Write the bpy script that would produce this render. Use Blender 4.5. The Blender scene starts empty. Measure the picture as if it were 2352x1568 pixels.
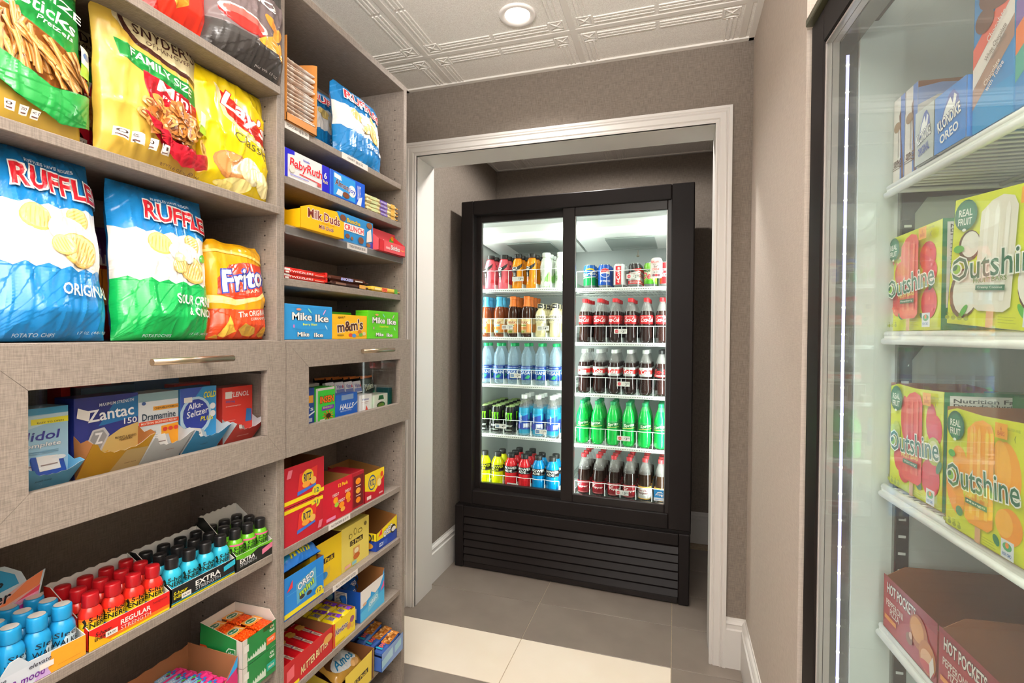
import bpy, bmesh, math, random
from mathutils import Vector, Matrix, noise
from mathutils.geometry import tessellate_polygon
C = bpy.context.scene.collection
SC = bpy.context.scene
rnd = random.Random(7)
PI = math.pi

# ---------------------------------------------------------------- camera
cam = bpy.data.objects.new('camera', bpy.data.cameras.new('camera'))
C.objects.link(cam)
yaw, pit, rol, FPX = -0.309467311, 0.0146989406, -0.00747444452, 1171.07246
fw = Vector((math.sin(yaw)*math.cos(pit), math.cos(yaw)*math.cos(pit), -math.sin(pit)))
rt = Vector((math.cos(yaw), -math.sin(yaw), 0)); dn = fw.cross(rt)
r2 = math.cos(rol)*rt + math.sin(rol)*dn; d2 = -math.sin(rol)*rt + math.cos(rol)*dn
cm = Matrix((r2, -d2, -fw)).transposed().to_4x4(); cm.translation = Vector((0, 0, 1.30))
cam.matrix_world = cm
cam.data.sensor_width = 36; cam.data.lens = 36*FPX/2352; cam.data.clip_start = .02
SC.camera = cam

# ---------------------------------------------------------------- view, world, lights
SC.view_settings.view_transform = 'Standard'; SC.view_settings.look = 'None'
SC.view_settings.gamma = 1; SC.view_settings.use_curve_mapping = False
SC.view_settings.exposure = 0.0
SC.cycles.use_denoising = True
SC.cycles.max_bounces = 10; SC.cycles.transparent_max_bounces = 24
SC.cycles.sample_clamp_indirect = 6
w = bpy.data.worlds.new('world'); SC.world = w; w.use_nodes = True
bg = w.node_tree.nodes['Background']; bg.inputs[0].default_value = (1, .972, .94, 1); bg.inputs[1].default_value = 1.45

def light(name, kind, loc, energy, color=(1, 1, 1), rot=(0, 0, 0), **k):
    d = bpy.data.lights.new(name, kind); d.energy = energy; d.color = color
    for a, b in k.items(): setattr(d, a, b)
    o = bpy.data.objects.new(name, d); C.objects.link(o); o.location = loc; o.rotation_euler = rot
    o['kind'] = 'structure'
    return o
WARM = (1, .972, .94)
for i, (x, y) in enumerate(((-.55, 1.755), (-.45, .62), (-.45, -.45))):
    light('downlight_lamp', 'SPOT', (x, y, 2.425), (38, 17, 30)[i], WARM, spot_size=math.radians(142), spot_blend=.6, shadow_soft_size=.055)
light('alcove_downlight_lamp', 'SPOT', (-.45, 2.60, 2.425), 62, WARM, spot_size=math.radians(176), spot_blend=.25, shadow_soft_size=.055)
light('rear_fill_panel', 'AREA', (.1, -1.1, 2.40), 14, WARM, (math.radians(38), 0, 0), shape='RECTANGLE', size=1.2, size_y=.5)  # extra unseen fill panel, added behind the camera to light the room
light('ceiling_bounce_fill', 'AREA', (-.05, -.35, 1.85), 165, WARM, (math.radians(180), 0, 0), shape='RECTANGLE', size=1.2, size_y=.3)  # added bounce fill floating behind the camera, brightens the ceiling; no real fixture

# ---------------------------------------------------------------- materials
MC = {}
def lin(c):
    c = c.lstrip('#'); o = []
    for i in (0, 2, 4):
        v = int(c[i:i+2], 16)/255; o.append(v/12.92 if v <= .04045 else ((v+.055)/1.055)**2.4)
    return (*o, 1)
def mat(c, rough=.5, metal=0, spec=.5, coat=0, em=0, alpha=1, trans=0, ior=1.45):
    k = (c, rough, metal, spec, coat, em, alpha, trans, ior)
    if k in MC: return MC[k]
    m = bpy.data.materials.new('mat_'+c); m.use_nodes = True; MC[k] = m
    b = m.node_tree.nodes['Principled BSDF']
    b.inputs['Base Color'].default_value = lin(c); b.inputs['Roughness'].default_value = rough
    b.inputs['Metallic'].default_value = metal; b.inputs['Specular IOR Level'].default_value = spec
    b.inputs['Coat Weight'].default_value = coat; b.inputs['Alpha'].default_value = alpha
    b.inputs['Transmission Weight'].default_value = trans; b.inputs['IOR'].default_value = ior
    if em: b.inputs['Emission Color'].default_value = lin(c); b.inputs['Emission Strength'].default_value = em
    return m
def nodes_mat(name):
    m = bpy.data.materials.new(name); m.use_nodes = True
    return m, m.node_tree.nodes, m.node_tree.links, m.node_tree.nodes['Principled BSDF']
def weave(name, c1, c2, sx, sy, rough=.75, bump=.15, grain=0, rot=0, spec=.3):
    """linen / grass-cloth: two crossed sets of stretched noise threads"""
    m, N, L, b = nodes_mat(name)
    tc = N.new('ShaderNodeTexCoord'); outs = []
    ge = N.new('ShaderNodeNewGeometry'); sp = N.new('ShaderNodeSeparateXYZ'); L.new(ge.outputs['Position'], sp.inputs[0])
    sn = N.new('ShaderNodeSeparateXYZ'); L.new(ge.outputs['True Normal'], sn.inputs[0])
    def pick(n_out, base, alt):
        ab = N.new('ShaderNodeMath'); ab.operation = 'ABSOLUTE'; L.new(n_out, ab.inputs[0])
        q = N.new('ShaderNodeMix'); L.new(ab.outputs[0], q.inputs[0]); L.new(base, q.inputs[2]); L.new(alt, q.inputs[3]); return q.outputs[0]
    cb = N.new('ShaderNodeCombineXYZ'); L.new(pick(sn.outputs[1], sp.outputs[1], sp.outputs[0]), cb.inputs[0]); L.new(pick(sn.outputs[2], sp.outputs[2], sp.outputs[0]), cb.inputs[1])
    for s in ((sx, sy), (sy, sx)):
        mp = N.new('ShaderNodeMapping'); mp.inputs['Scale'].default_value = (s[0], s[1], 1)
        L.new(cb.outputs[0], mp.inputs[0])
        n = N.new('ShaderNodeTexNoise'); n.inputs['Scale'].default_value = 1; n.inputs['Detail'].default_value = 3
        n.inputs['Roughness'].default_value = .6; L.new(mp.outputs[0], n.inputs[0]); outs.append(n.outputs[0])
    mx = N.new('ShaderNodeMath'); mx.operation = 'ADD'; L.new(outs[0], mx.inputs[0]); L.new(outs[1], mx.inputs[1])
    rp = N.new('ShaderNodeValToRGB'); rp.color_ramp.elements[0].position = .40; rp.color_ramp.elements[1].position = .60
    rp.color_ramp.elements[0].color = lin(c1); rp.color_ramp.elements[1].color = lin(c2)
    hf = N.new('ShaderNodeMath'); hf.operation = 'MULTIPLY'; hf.inputs[1].default_value = .5
    L.new(mx.outputs[0], hf.inputs[0]); L.new(hf.outputs[0], rp.inputs[0]); L.new(rp.outputs[0], b.inputs['Base Color'])
    bp = N.new('ShaderNodeBump'); bp.inputs['Strength'].default_value = bump; bp.inputs['Distance'].default_value = .001
    L.new(hf.outputs[0], bp.inputs['Height']); L.new(bp.outputs[0], b.inputs['Normal'])
    b.inputs['Roughness'].default_value = rough; b.inputs['Specular IOR Level'].default_value = spec
    return m
def noisy(name, c1, c2, scale, rough=.6, bump=0, spec=.4, detail=4, dist=.001):
    m, N, L, b = nodes_mat(name)
    tc = N.new('ShaderNodeTexCoord'); n = N.new('ShaderNodeTexNoise'); n.inputs['Scale'].default_value = scale; n.inputs['Detail'].default_value = detail
    L.new(tc.outputs['Object'], n.inputs[0])
    rp = N.new('ShaderNodeValToRGB'); rp.color_ramp.elements[0].position = .35; rp.color_ramp.elements[1].position = .65
    rp.color_ramp.elements[0].color = lin(c1); rp.color_ramp.elements[1].color = lin(c2)
    L.new(n.outputs[0], rp.inputs[0]); L.new(rp.outputs[0], b.inputs['Base Color'])
    if bump:
        bp = N.new('ShaderNodeBump'); bp.inputs['Strength'].default_value = bump; bp.inputs['Distance'].default_value = dist
        L.new(n.outputs[0], bp.inputs['Height']); L.new(bp.outputs[0], b.inputs['Normal'])
    b.inputs['Roughness'].default_value = rough; b.inputs['Specular IOR Level'].default_value = spec
    return m
def glassy(name, tint='ffffff', refl=.08, rough=.02, haze=0):
    """thin sheet: transparent with a Fresnel-weighted gloss"""
    m = bpy.data.materials.new(name); m.use_nodes = True; N = m.node_tree.nodes; L = m.node_tree.links; N.clear()
    o = N.new('ShaderNodeOutputMaterial'); t = N.new('ShaderNodeBsdfTransparent'); t.inputs[0].default_value = lin(tint)
    g = N.new('ShaderNodeBsdfGlossy'); g.inputs['Roughness'].default_value = rough
    lw = N.new('ShaderNodeLayerWeight'); lw.inputs[0].default_value = .25
    mu = N.new('ShaderNodeMath'); mu.operation = 'MULTIPLY_ADD'; mu.inputs[1].default_value = refl*2; mu.inputs[2].default_value = refl*.4
    L.new(lw.outputs['Fresnel'], mu.inputs[0]); mx = N.new('ShaderNodeMixShader')
    L.new(mu.outputs[0], mx.inputs[0]); L.new(t.outputs[0], mx.inputs[1]); L.new(g.outputs[0], mx.inputs[2])
    last = mx.outputs[0]
    if haze:
        d = N.new('ShaderNodeBsdfDiffuse'); d.inputs[0].default_value = (.8, .8, .8, 1); m2 = N.new('ShaderNodeMixShader'); m2.inputs[0].default_value = haze
        L.new(last, m2.inputs[1]); L.new(d.outputs[0], m2.inputs[2]); last = m2.outputs[0]
    L.new(last, o.inputs[0])
    return m

# ---------------------------------------------------------------- mesh builder
class B:
    def __init__(s): s.v = []; s.f = []; s.m = []; s.sm = []; s.mats = []
    def mi(s, m):
        if isinstance(m, str): m = mat(m)
        if m not in s.mats: s.mats.append(m)
        return s.mats.index(m)
    def add(s, vs, fs, m, smooth=False):
        k = len(s.v); i = s.mi(m); s.v += [tuple(p) for p in vs]
        for f in fs: s.f.append([k+a for a in f]); s.m.append(i); s.sm.append(smooth)
        return s
    def box(s, x0, x1, y0, y1, z0, z1, m, bev=0):
        if x0 > x1: x0, x1 = x1, x0
        if y0 > y1: y0, y1 = y1, y0
        if z0 > z1: z0, z1 = z1, z0
        if not bev:
            v = [(x, y, z) for x in (x0, x1) for y in (y0, y1) for z in (z0, z1)]
            return s.add(v, [(0, 1, 3, 2), (4, 6, 7, 5), (0, 4, 5, 1), (2, 3, 7, 6), (0, 2, 6, 4), (1, 5, 7, 3)], m)
        b = min(bev, (x1-x0)/2.01, (y1-y0)/2.01, (z1-z0)/2.01); v = []; ix = {}
        for i, x in enumerate((x0, x1)):
            for j, y in enumerate((y0, y1)):
                for k, z in enumerate((z0, z1)):
                    xi, yi, zi = x+b*(1-2*i), y+b*(1-2*j), z+b*(1-2*k)
                    ix[i, j, k] = len(v); v += [(x, yi, zi), (xi, y, zi), (xi, yi, z)]
        F = []
        for i in (0, 1):
            F.append([ix[i, a, c] for a, c in ((0, 0), (1, 0), (1, 1), (0, 1))])
            F.append([ix[a, i, c]+1 for a, c in ((0, 0), (1, 0), (1, 1), (0, 1))])
            F.append([ix[a, c, i]+2 for a, c in ((0, 0), (1, 0), (1, 1), (0, 1))])
            for j in (0, 1):
                F.append([ix[i, j, 0], ix[i, j, 1], ix[i, j, 1]+1, ix[i, j, 0]+1])
                F.append([ix[i, 0, j], ix[i, 1, j], ix[i, 1, j]+2, ix[i, 0, j]+2])
                F.append([ix[0, i, j]+1, ix[1, i, j]+1, ix[1, i, j]+2, ix[0, i, j]+2])
                for k in (0, 1): F.append([ix[i, j, k], ix[i, j, k]+1, ix[i, j, k]+2])
        return s.add(v, F, m)
    def lathe(s, prof, m, seg=20, c=(0, 0, 0), smooth=True, ax='z', cap=True):
        """prof: (r, h) pairs, m a material or a list with one per ring step"""
        vs = []; n = len(prof)
        for r, h in prof:
            for i in range(seg):
                a = 2*PI*i/seg; x, y = r*math.cos(a), r*math.sin(a)
                p = (x, y, h) if ax == 'z' else ((h, x, y) if ax == 'x' else (x, h, y))
                vs.append((p[0]+c[0], p[1]+c[1], p[2]+c[2]))
        k = len(s.v); s.v += vs
        for j in range(n-1):
            mm = s.mi(m[j] if isinstance(m, list) else m)
            for i in range(seg):
                a, b = j*seg+i, j*seg+(i+1) % seg
                s.f.append([k+a, k+b, k+b+seg, k+a+seg]); s.m.append(mm); s.sm.append(smooth)
        if cap:
            for j, mm in ((0, m[0] if isinstance(m, list) else m), (n-1, m[-1] if isinstance(m, list) else m)):
                if prof[j][0] > 1e-5: s.f.append([k+j*seg+i for i in range(seg)]); s.m.append(s.mi(mm)); s.sm.append(False)
        return s
    def tube(s, pts, r, m, seg=6, smooth=True):
        pts = [Vector(p) for p in pts]; k = len(s.v); i0 = s.mi(m)
        for i, p in enumerate(pts):
            t = (pts[min(i+1, len(pts)-1)]-pts[max(i-1, 0)]).normalized()
            a = Vector((0, 0, 1)) if abs(t.z) < .9 else Vector((1, 0, 0))
            u = t.cross(a).normalized(); w_ = t.cross(u)
            for q in range(seg):
                an = 2*PI*q/seg; s.v.append(tuple(p+r*(math.cos(an)*u+math.sin(an)*w_)))
        for i in range(len(pts)-1):
            for q in range(seg):
                a, b = k+i*seg+q, k+i*seg+(q+1) % seg; s.f.append([a, b, b+seg, a+seg]); s.m.append(i0); s.sm.append(smooth)
        for e in (0, len(pts)-1): s.f.append([k+e*seg+q for q in range(seg)]); s.m.append(i0); s.sm.append(False)
        return s
    def poly(s, pts, m, smooth=False):
        return s.add(pts, [list(range(len(pts)))], m, smooth)
    def prism(s, pts2, fn, t0, t1, m, m_in=None, m_edge=None):
        """2-D outline pts2, fn(a, b, t) -> 3-D; t0 side gets m, t1 side m_in"""
        n = len(pts2); tri = tessellate_polygon([[Vector((a, b, 0)) for a, b in pts2]])
        m_in = m_in or m; m_edge = m_edge or m_in
        s.add([fn(a, b, t0) for a, b in pts2], [list(t) for t in tri], m)
        s.add([fn(a, b, t1) for a, b in pts2], [list(t) for t in tri], m_in)
        s.add([fn(a, b, t) for t in (t0, t1) for a, b in pts2], [(i, (i+1) % n, n+(i+1) % n, n+i) for i in range(n)], m_edge)
        return s
    def build(s, name, parent=None, fix=True):
        me = bpy.data.meshes.new(name); me.from_pydata(s.v, [], s.f)
        for m in s.mats: me.materials.append(m)
        me.polygons.foreach_set('material_index', s.m); me.polygons.foreach_set('use_smooth', s.sm)
        if fix:
            bm = bmesh.new(); bm.from_mesh(me); bmesh.ops.recalc_face_normals(bm, faces=bm.faces); bm.to_mesh(me); bm.free()
        me.update(); o = bpy.data.objects.new(name, me); C.objects.link(o)
        if parent: o.parent = parent
        return o

def tag(o, label=None, cat=None, group=None, kind=None):
    if label: o['label'] = label
    if cat: o['category'] = cat
    if group: o['group'] = group
    if kind: o['kind'] = kind
    return o
def empty(name, label=None, cat=None, group=None, kind=None, loc=(0, 0, 0), rz=0, rx=0, ry=0):
    o = bpy.data.objects.new(name, None); C.objects.link(o); o.empty_display_size = .02
    o.location = loc; o.rotation_euler = (rx, ry, rz)
    return tag(o, label, cat, group, kind)
def pose(o, loc, rz=0, rx=0, ry=0):
    o.location = loc; o.rotation_euler = (rx, ry, rz); return o
def dup(root, label=None, group=None):
    r = root.copy(); C.objects.link(r)
    if label: r['label'] = label
    if group: r['group'] = group
    for c in root.children:
        d = c.copy(); C.objects.link(d); d.parent = r
        for g in c.children:
            e = g.copy(); C.objects.link(e); e.parent = d
    return r

# ---------------------------------------------------------------- print: flat ink shapes laid on a surface
TX = {}
def text_mesh(s, bold, off):
    k = (s, bold, off)
    if k not in TX:
        c = bpy.data.curves.new('t', 'FONT'); c.body = s; c.resolution_u = 2; c.offset = bold+off; c.space_line = .8; c.align_x = 'CENTER'
        o = bpy.data.objects.new('t', c); me = bpy.data.meshes.new_from_object(o)
        vs = [(v.co.x, v.co.y) for v in me.vertices]; fs = [tuple(p.vertices) for p in me.polygons]
        bpy.data.objects.remove(o); bpy.data.curves.remove(c); bpy.data.meshes.remove(me)
        bb = (min(v[0] for v in vs), min(v[1] for v in vs), max(v[0] for v in vs), max(v[1] for v in vs)) if vs else (0, 0, 1, 1)
        TX[k] = (vs, fs, bb)
    return TX[k]
def shapes(els, W, H):
    """expand print elements to (verts, faces, colour) in fractions of the face"""
    out = []
    for e in els:
        k = e[0]
        if k == 'r': x0, y0, x1, y1, c = e[1:6]; out.append(([(x0, y0), (x1, y0), (x1, y1), (x0, y1)], [(0, 1, 2, 3)], c))
        elif k == 'p':
            p = e[1]; tri = [tuple(t) for t in tessellate_polygon([[Vector((a, b, 0)) for a, b in p]])]
            out.append((p, tri, e[2]))
        elif k == 'e':
            cx, cy, rx, ry, c = e[1:6]; r = math.radians(e[6]) if len(e) > 6 else 0; n = 18
            p = []
            for i in range(n):
                a = 2*PI*i/n; X, Y = rx*W*math.cos(a), ry*H*math.sin(a)
                p.append((cx+(X*math.cos(r)-Y*math.sin(r))/W, cy+(X*math.sin(r)+Y*math.cos(r))/H))
            out.append((p, [tuple(range(n))], c))
        elif k == 't':
            s_, cx, cy, w_, h_, c = e[1:7]; op = e[7] if len(e) > 7 else {}
            b = op.get('b', .02)*.5; r = math.radians(op.get('r', 0)); sh = op.get('s', 0); arc = op.get('a', 0); tp = op.get('k', 0)
            _, _, bb = text_mesh(s_, b, 0); bw, bh = bb[2]-bb[0], bb[3]-bb[1]
            lay = ([(op['o'][1]*.8, op['o'][0])] if 'o' in op else []) + [(0, c)]
            for off, col in lay:
                vs, fs, _ = text_mesh(s_, b, off); p = []
                for x, y in vs:
                    u = (x-bb[0])/bw-.5; v = (y-bb[1])/bh-.5
                    v2 = v*(1+tp*u)+arc*(.25-u*u)
                    X, Y = (u*w_*W+sh*v*h_*H), v2*h_*H
                    p.append((cx+(X*math.cos(r)-Y*math.sin(r))/W, cy+(X*math.sin(r)+Y*math.cos(r))/H))
                out.append((p, fs, col))
    return out
def ink(name, parent, els, W, H, S, nu=0, nv=0, rough=.4, eps=.00018, spec=.5, clip=True, diag=False):
    """S(u, v, h) -> 3-D point h above the surface.  nu / nv: cut along the surface's own grid."""
    if not els: return None
    bm = bmesh.new(); mats = []
    for li, (vs, fs, c) in enumerate(shapes(els, W, H)):
        m = c if not isinstance(c, str) else mat(c, rough, spec=spec)
        if m not in mats: mats.append(m)
        mi = mats.index(m); bv = [bm.verts.new((x, y, (li+1)*1e-3)) for x, y in vs]
        for f in fs:
            try: q = bm.faces.new([bv[i] for i in f]); q.material_index = mi
            except ValueError: pass
    def cut(p, n, clear=False):
        g = bm.verts[:]+bm.edges[:]+bm.faces[:]
        bmesh.ops.bisect_plane(bm, geom=g, plane_co=p, plane_no=n, clear_outer=clear)
    if clip:
        for p, n in (((0, 0, 0), (-1, 0, 0)), ((1, 0, 0), (1, 0, 0)), ((0, 0, 0), (0, -1, 0)), ((0, 1, 0), (0, 1, 0))): cut(p, n, True)
    for i in range(1, nu): cut((i/nu, 0, 0), (1, 0, 0))
    for i in range(1, nv): cut((0, i/nv, 0), (0, 1, 0))
    if diag:
        for k in range(-nv+1, nu): cut((k/nu, 0, 0), (nu, -nv, 0))
    for v in bm.verts: v.co = S(v.co.x, v.co.y, eps*(v.co.z*1e3))
    me = bpy.data.meshes.new(name)
    for f in bm.faces: f.smooth = bool(nu or nv)
    bm.to_mesh(me); bm.free()
    for m in mats: me.materials.append(m)
    o = bpy.data.objects.new(name, me); C.objects.link(o); o.parent = parent
    return o
def face_map(f, w, d, h):
    """F front (-y), R (+x), L (-x), T top; origin lower left as seen"""
    if f == 'F': return w, h, lambda u, v, k: Vector((-w/2+u*w, -d/2-k, v*h))
    if f == 'R': return d, h, lambda u, v, k: Vector((w/2+k, -d/2+u*d, v*h))
    if f == 'L': return d, h, lambda u, v, k: Vector((-w/2-k, d/2-u*d, v*h))
    if f == 'T': return w, d, lambda u, v, k: Vector((-w/2+u*w, -d/2+v*d, h+k))
def carton(name, label, cat, w, d, h, col, art=None, group=None, rough=.38, bev=.0008, sidecol=None):
    o = B().box(-w/2, w/2, -d/2, d/2, 0, h, mat(col, rough), bev).build(name); tag(o, label, cat, group)
    for f, els in (art or {}).items():
        W, H, S = face_map(f, w, d, h); ink('printing', o, els, W, H, S, rough=rough)
    return o
def tray(name, label, cat, w, d, h, col, inner='8a5a38', prof=None, art=None, group=None, rough=.4, floor=True, t=.0014):
    """open display tray; prof[face] = top edge as (fraction along, fraction of h)"""
    P = {'F': [(0, 1), (1, 1)], 'L': [(0, 1), (1, 1)], 'R': [(0, 1), (1, 1)], 'K': [(0, 1), (1, 1)]}; P.update(prof or {})
    b = B(); mo, mn = mat(col, rough), mat(inner, .85)
    def wall(f, n, fn): b.prism([(0, 0), (n, 0)]+[(a*n, c*h) for a, c in reversed(P[f])], fn, 0, t, mo, mn)
    wall('F', w, lambda a, z, k: (-w/2+a, -d/2+k, z)); wall('R', d, lambda a, z, k: (w/2-k, -d/2+a, z))
    wall('L', d, lambda a, z, k: (-w/2+k, d/2-a, z)); wall('K', w, lambda a, z, k: (w/2-a, d/2-k, z))
    b.box(-w/2, w/2, -d/2, d/2, 0, t, mn)
    o = b.build(name); tag(o, label, cat, group)
    for f, els in (art or {}).items():
        W, H, S = face_map(f, w, d, h); ink('printing', o, els, W, H, S, rough=rough)
    return o
def zig(y, n, a, x0=0, x1=1, ph=0, ln=None):
    """zigzag line points"""
    return [(x0+(x1-x0)*i/n, y+(a if (i+ph) % 2 else -a)+(ln(i/n) if ln else 0)) for i in range(n+1)]
def band(lo, hi, c): return ('p', lo+hi[::-1], c)

def bag(name, label, W, H, D, col, els, loc, rz=0, lean=0, seed=0, rough=.22, waist=.05, wr=1, cat='snack bag', back=None, ry=0, top=.9, group=None, flare=0, shift=0):
    nu, nv = 44, 60; g = []
    for j in range(nv+1):
        v = j/nv; row = []
        gv = min(1, (v/.16+.03))**.55*(max(0, 1-v/.985)**.42 if v > .45 else (1-.45/.985)**.42)/((1-.45/.985)**.42)
        hw = W/2*(1-flare*v-waist*math.sin(PI*min(1, v*1.15))+.02*noise.noise(Vector((v*5, seed, 0))))*(1 if v < .93 else top+(1-top)*(1-(v-.93)/.07))
        for i in range(nu+1):
            u = i/nu; x = (2*u-1)
            T = D/2*max(0, 1-abs(x)**2.6)**.55*gv
            p = Vector((x*W, v*H, seed*3.1)); amp = wr*min(1, (1-abs(x))*6+.1)
            q = noise.noise(p*13)*.0026+(1-abs(noise.noise(p*9+Vector((7, 3, 1)))))**9*.0042+(1-abs(noise.noise(Vector((p.x*24, p.y*8, 5+seed)))))**9*.0030
            e = max(0, abs(v-.5)-.30)/.2
            q += math.sin(x*W*120+seed+6*noise.noise(p*7))*.0009*e
            yy = -T*1.0-q*amp*min(1, T*60+.15)+.002*noise.noise(p*6)
            if v > .955: yy += .0007*math.sin(v*H*1400)
            row.append(Vector((x*hw-shift*v+.004*noise.noise(Vector((x*2, v*7, seed))), yy, v*H-(.012*math.sin(PI*u) if v < .02 else 0)*0+.004*noise.noise(Vector((u*4, seed, 9)))*v)))
        g.append(row)
    root = empty(name, label, cat, group)
    b = B(); fm = mat(col, rough, spec=.6, coat=.15); bmt = mat(back or col, rough)
    vs = [p for r in g for p in r]; n1 = nu+1
    fs = [t for j in range(nv) for i in range(nu) for t in ((j*n1+i, j*n1+i+1, (j+1)*n1+i+1), (j*n1+i, (j+1)*n1+i+1, (j+1)*n1+i))]
    b.add(vs, fs, fm, True)
    bk = []
    for j in range(nv+1):
        for i in range(n1):
            p = g[j][i]; x = 2*i/nu-1; T = D/2*max(0, 1-abs(x)**2.6)**.55*min(1, (j/nv)/.1+.05)**.5*(1 if j < nv*.8 else max(0, (1-j/nv)/.2)**.6)
            bk.append(Vector((p.x, max(T*.9, p.y+.0006), p.z)))
    b.add(bk, [tuple(reversed(f)) for f in fs], bmt, True)
    me = b.build('pouch', root, fix=False)
    N = [[None]*n1 for _ in range(nv+1)]
    for j in range(nv+1):
        for i in range(n1):
            a = g[j][min(i+1, nu)]-g[j][max(i-1, 0)]; c = g[min(j+1, nv)][i]-g[max(j-1, 0)][i]
            n = a.cross(c); N[j][i] = n.normalized() if n.length > 1e-9 else Vector((0, -1, 0))
    def S(u, v, k):
        u = min(max(u, 0), 1)*nu; v = min(max(v, 0), 1)*nv; i, j = min(int(u), nu-1), min(int(v), nv-1); a, c = u-i, v-j
        if a >= c: L = lambda M: M[j][i]+(M[j][i+1]-M[j][i])*a+(M[j+1][i+1]-M[j][i+1])*c
        else: L = lambda M: M[j][i]+(M[j+1][i]-M[j][i])*c+(M[j+1][i+1]-M[j+1][i])*a
        return L(g)+L(N)*(k+.0002)
    ink('printed_front', root, els, W, H, S, nu, nv, rough=rough+.06, spec=.55, eps=.00008, diag=True)
    pose(root, loc, rz, lean, ry)
    return root
# ================================================================ room shell
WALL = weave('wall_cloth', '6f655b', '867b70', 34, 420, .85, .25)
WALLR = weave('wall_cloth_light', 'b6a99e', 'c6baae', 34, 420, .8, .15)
TRIM = mat('d8d3cd', .4); GROUT = noisy('grout', 'a8957c', 'b8a68c', 60, .9)
DARK = noisy('tile_dark', '786d64', '82776d', 5, .30, spec=.45)
CREAM = noisy('tile_cream', 'eadcc8', 'efe3d1', 4, .28, spec=.45)
CEIL = noisy('ceiling_tile_mat', 'e4ded6', 'f5f1ea', 260, .9, .6, detail=2, dist=.0012)
TEE = mat('e3ddd5', .55)

def slab(name, x0, x1, y0, y1, z0, z1, m, kind='structure'):
    return tag(B().box(x0, x1, y0, y1, z0, z1, m).build(name), kind=kind)
# floor
fl = slab('floor', -1.35, 1.6, -1.6, 3.5, -.05, -.003, GROUT)
tile_mesh = {}
for c in range(-3, 3):
    for r in range(-12, 5):
        x0, x1 = max(c*.61, -1.34), min(c*.61+.61, 1.55); y0, y1 = 2.072+r*.301, 2.072+(r+1)*.301
        if y1 > 3.5 or x1-x0 < .03: continue
        y1 = min(y1, 3.45)
        cream = c < 0 and r < 0 and r % 2 == 1
        k = (round(x1-x0, 3), round(y1-y0, 3), cream)
        if k not in tile_mesh:
            o = B().box(.0013, k[0]-.0013, .0013, k[1]-.0013, -.012, 0, CREAM if cream else DARK, .0008).build('floor_tile'); tile_mesh[k] = o.data
        else:
            o = bpy.data.objects.new('floor_tile', tile_mesh[k]); C.objects.link(o)
        o.parent = fl; o.location = (x0, y0, 0)
# ceiling: board above, tees, embossed lay-in tiles
ce = slab('ceiling', -1.35, 1.6, -1.6, 3.5, 2.452, 2.5, mat('b0a89c', .8))
def clipbox(b, x0, x1, y0, y1, z0, z1, lim, m, bev=0):
    x0, x1, y0, y1 = max(x0, lim[0]), min(x1, lim[1]), max(y0, lim[2]), min(y1, lim[3])
    if x1-x0 > .002 and y1-y0 > .002: b.box(x0, x1, y0, y1, z0, z1, m, bev)
cmesh = {}
def ceil_tile(x0, y0, lim):
    l = (round(lim[0]-x0, 3), round(lim[1]-x0, 3), round(lim[2]-y0, 3), round(lim[3]-y0, 3))
    if l not in cmesh:
        b = B(); T = .61
        b.box(l[0], l[1], l[2], l[3], 2.441, 2.452, CEIL)
        for q, wd in ((.030, .007), (.045, .010), (.062, .007)):   # stepped border ribs, broken at mid-side and corner
            for s0, s1 in ((.085, .298), (.312, .525)):
                for a, c in ((q, q+wd), (T-q-wd, T-q)):
                    clipbox(b, s0, s1, a, c, 2.4375, 2.442, l, CEIL, .0012); clipbox(b, a, c, s0, s1, 2.4375, 2.442, l, CEIL, .0012)
        for cx in (.052, T-.052):
            for cy in (.052, T-.052):
                for a, c, e, f in ((-.028, -.023, -.028, .028), (.023, .028, -.028, .028), (-.023, .023, -.028, -.023), (-.023, .023, .023, .028)):
                    clipbox(b, cx+a, cx+c, cy+e, cy+f, 2.4375, 2.442, l, CEIL, .001)
                if l[0] < cx-.03 and l[1] > cx+.03 and l[2] < cy-.03 and l[3] > cy+.03:
                    for sg in (1, -1): b.tube([(cx-.022, cy-.022*sg, 2.4405), (cx, cy, 2.4385), (cx+.022, cy+.022*sg, 2.4405)], .0025, CEIL, 5)
        cmesh[l] = b.build('ceiling_tile').data; o = bpy.data.objects[-1] if 0 else [q for q in C.objects if q.data == cmesh[l]][0]
    else:
        o = bpy.data.objects.new('ceiling_tile', cmesh[l]); C.objects.link(o)
    o.parent = ce; o.location = (x0, y0, 0)
XB = [-1.599+.61*i for i in range(6)]; YB = [1.912+.61*i for i in range(-6, 3)]
def ceil_zone(xa, xb, ya, yb):
    for x in XB:
        for y in YB:
            lim = (max(x+.012, xa), min(x+.598, xb), max(y+.012, ya), min(y+.598, yb))
            if lim[1]-lim[0] > .02 and lim[3]-lim[2] > .02: ceil_tile(x, y, lim)
    b = B()
    for x in XB:
        if xa < x < xb: b.box(x-.012, x+.012, ya, yb, 2.4385, 2.446, TEE, .001)
    for y in YB:
        if ya < y < yb: b.box(xa, xb, y-.012, y+.012, 2.4383, 2.4458, TEE, .001)
    tag(b.build('ceiling_grid', ce), kind='stuff')
ceil_zone(-1.225, 1.2, -1.5, 2.16); ceil_zone(-1.205, .8, 2.31, 3.39)
b = B()
for a in ((-1.225, .275, 2.138, 2.16), (-1.225, -1.205, -1.5, 2.16), (.255, .277, 1.3, 2.16), (-1.205, .8, 3.37, 3.39), (-1.205, -1.185, 2.31, 3.39)): b.box(*a, 2.434, 2.447, mat('e6e1d9', .6), .001)
b.build('wall_angle', ce)
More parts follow.
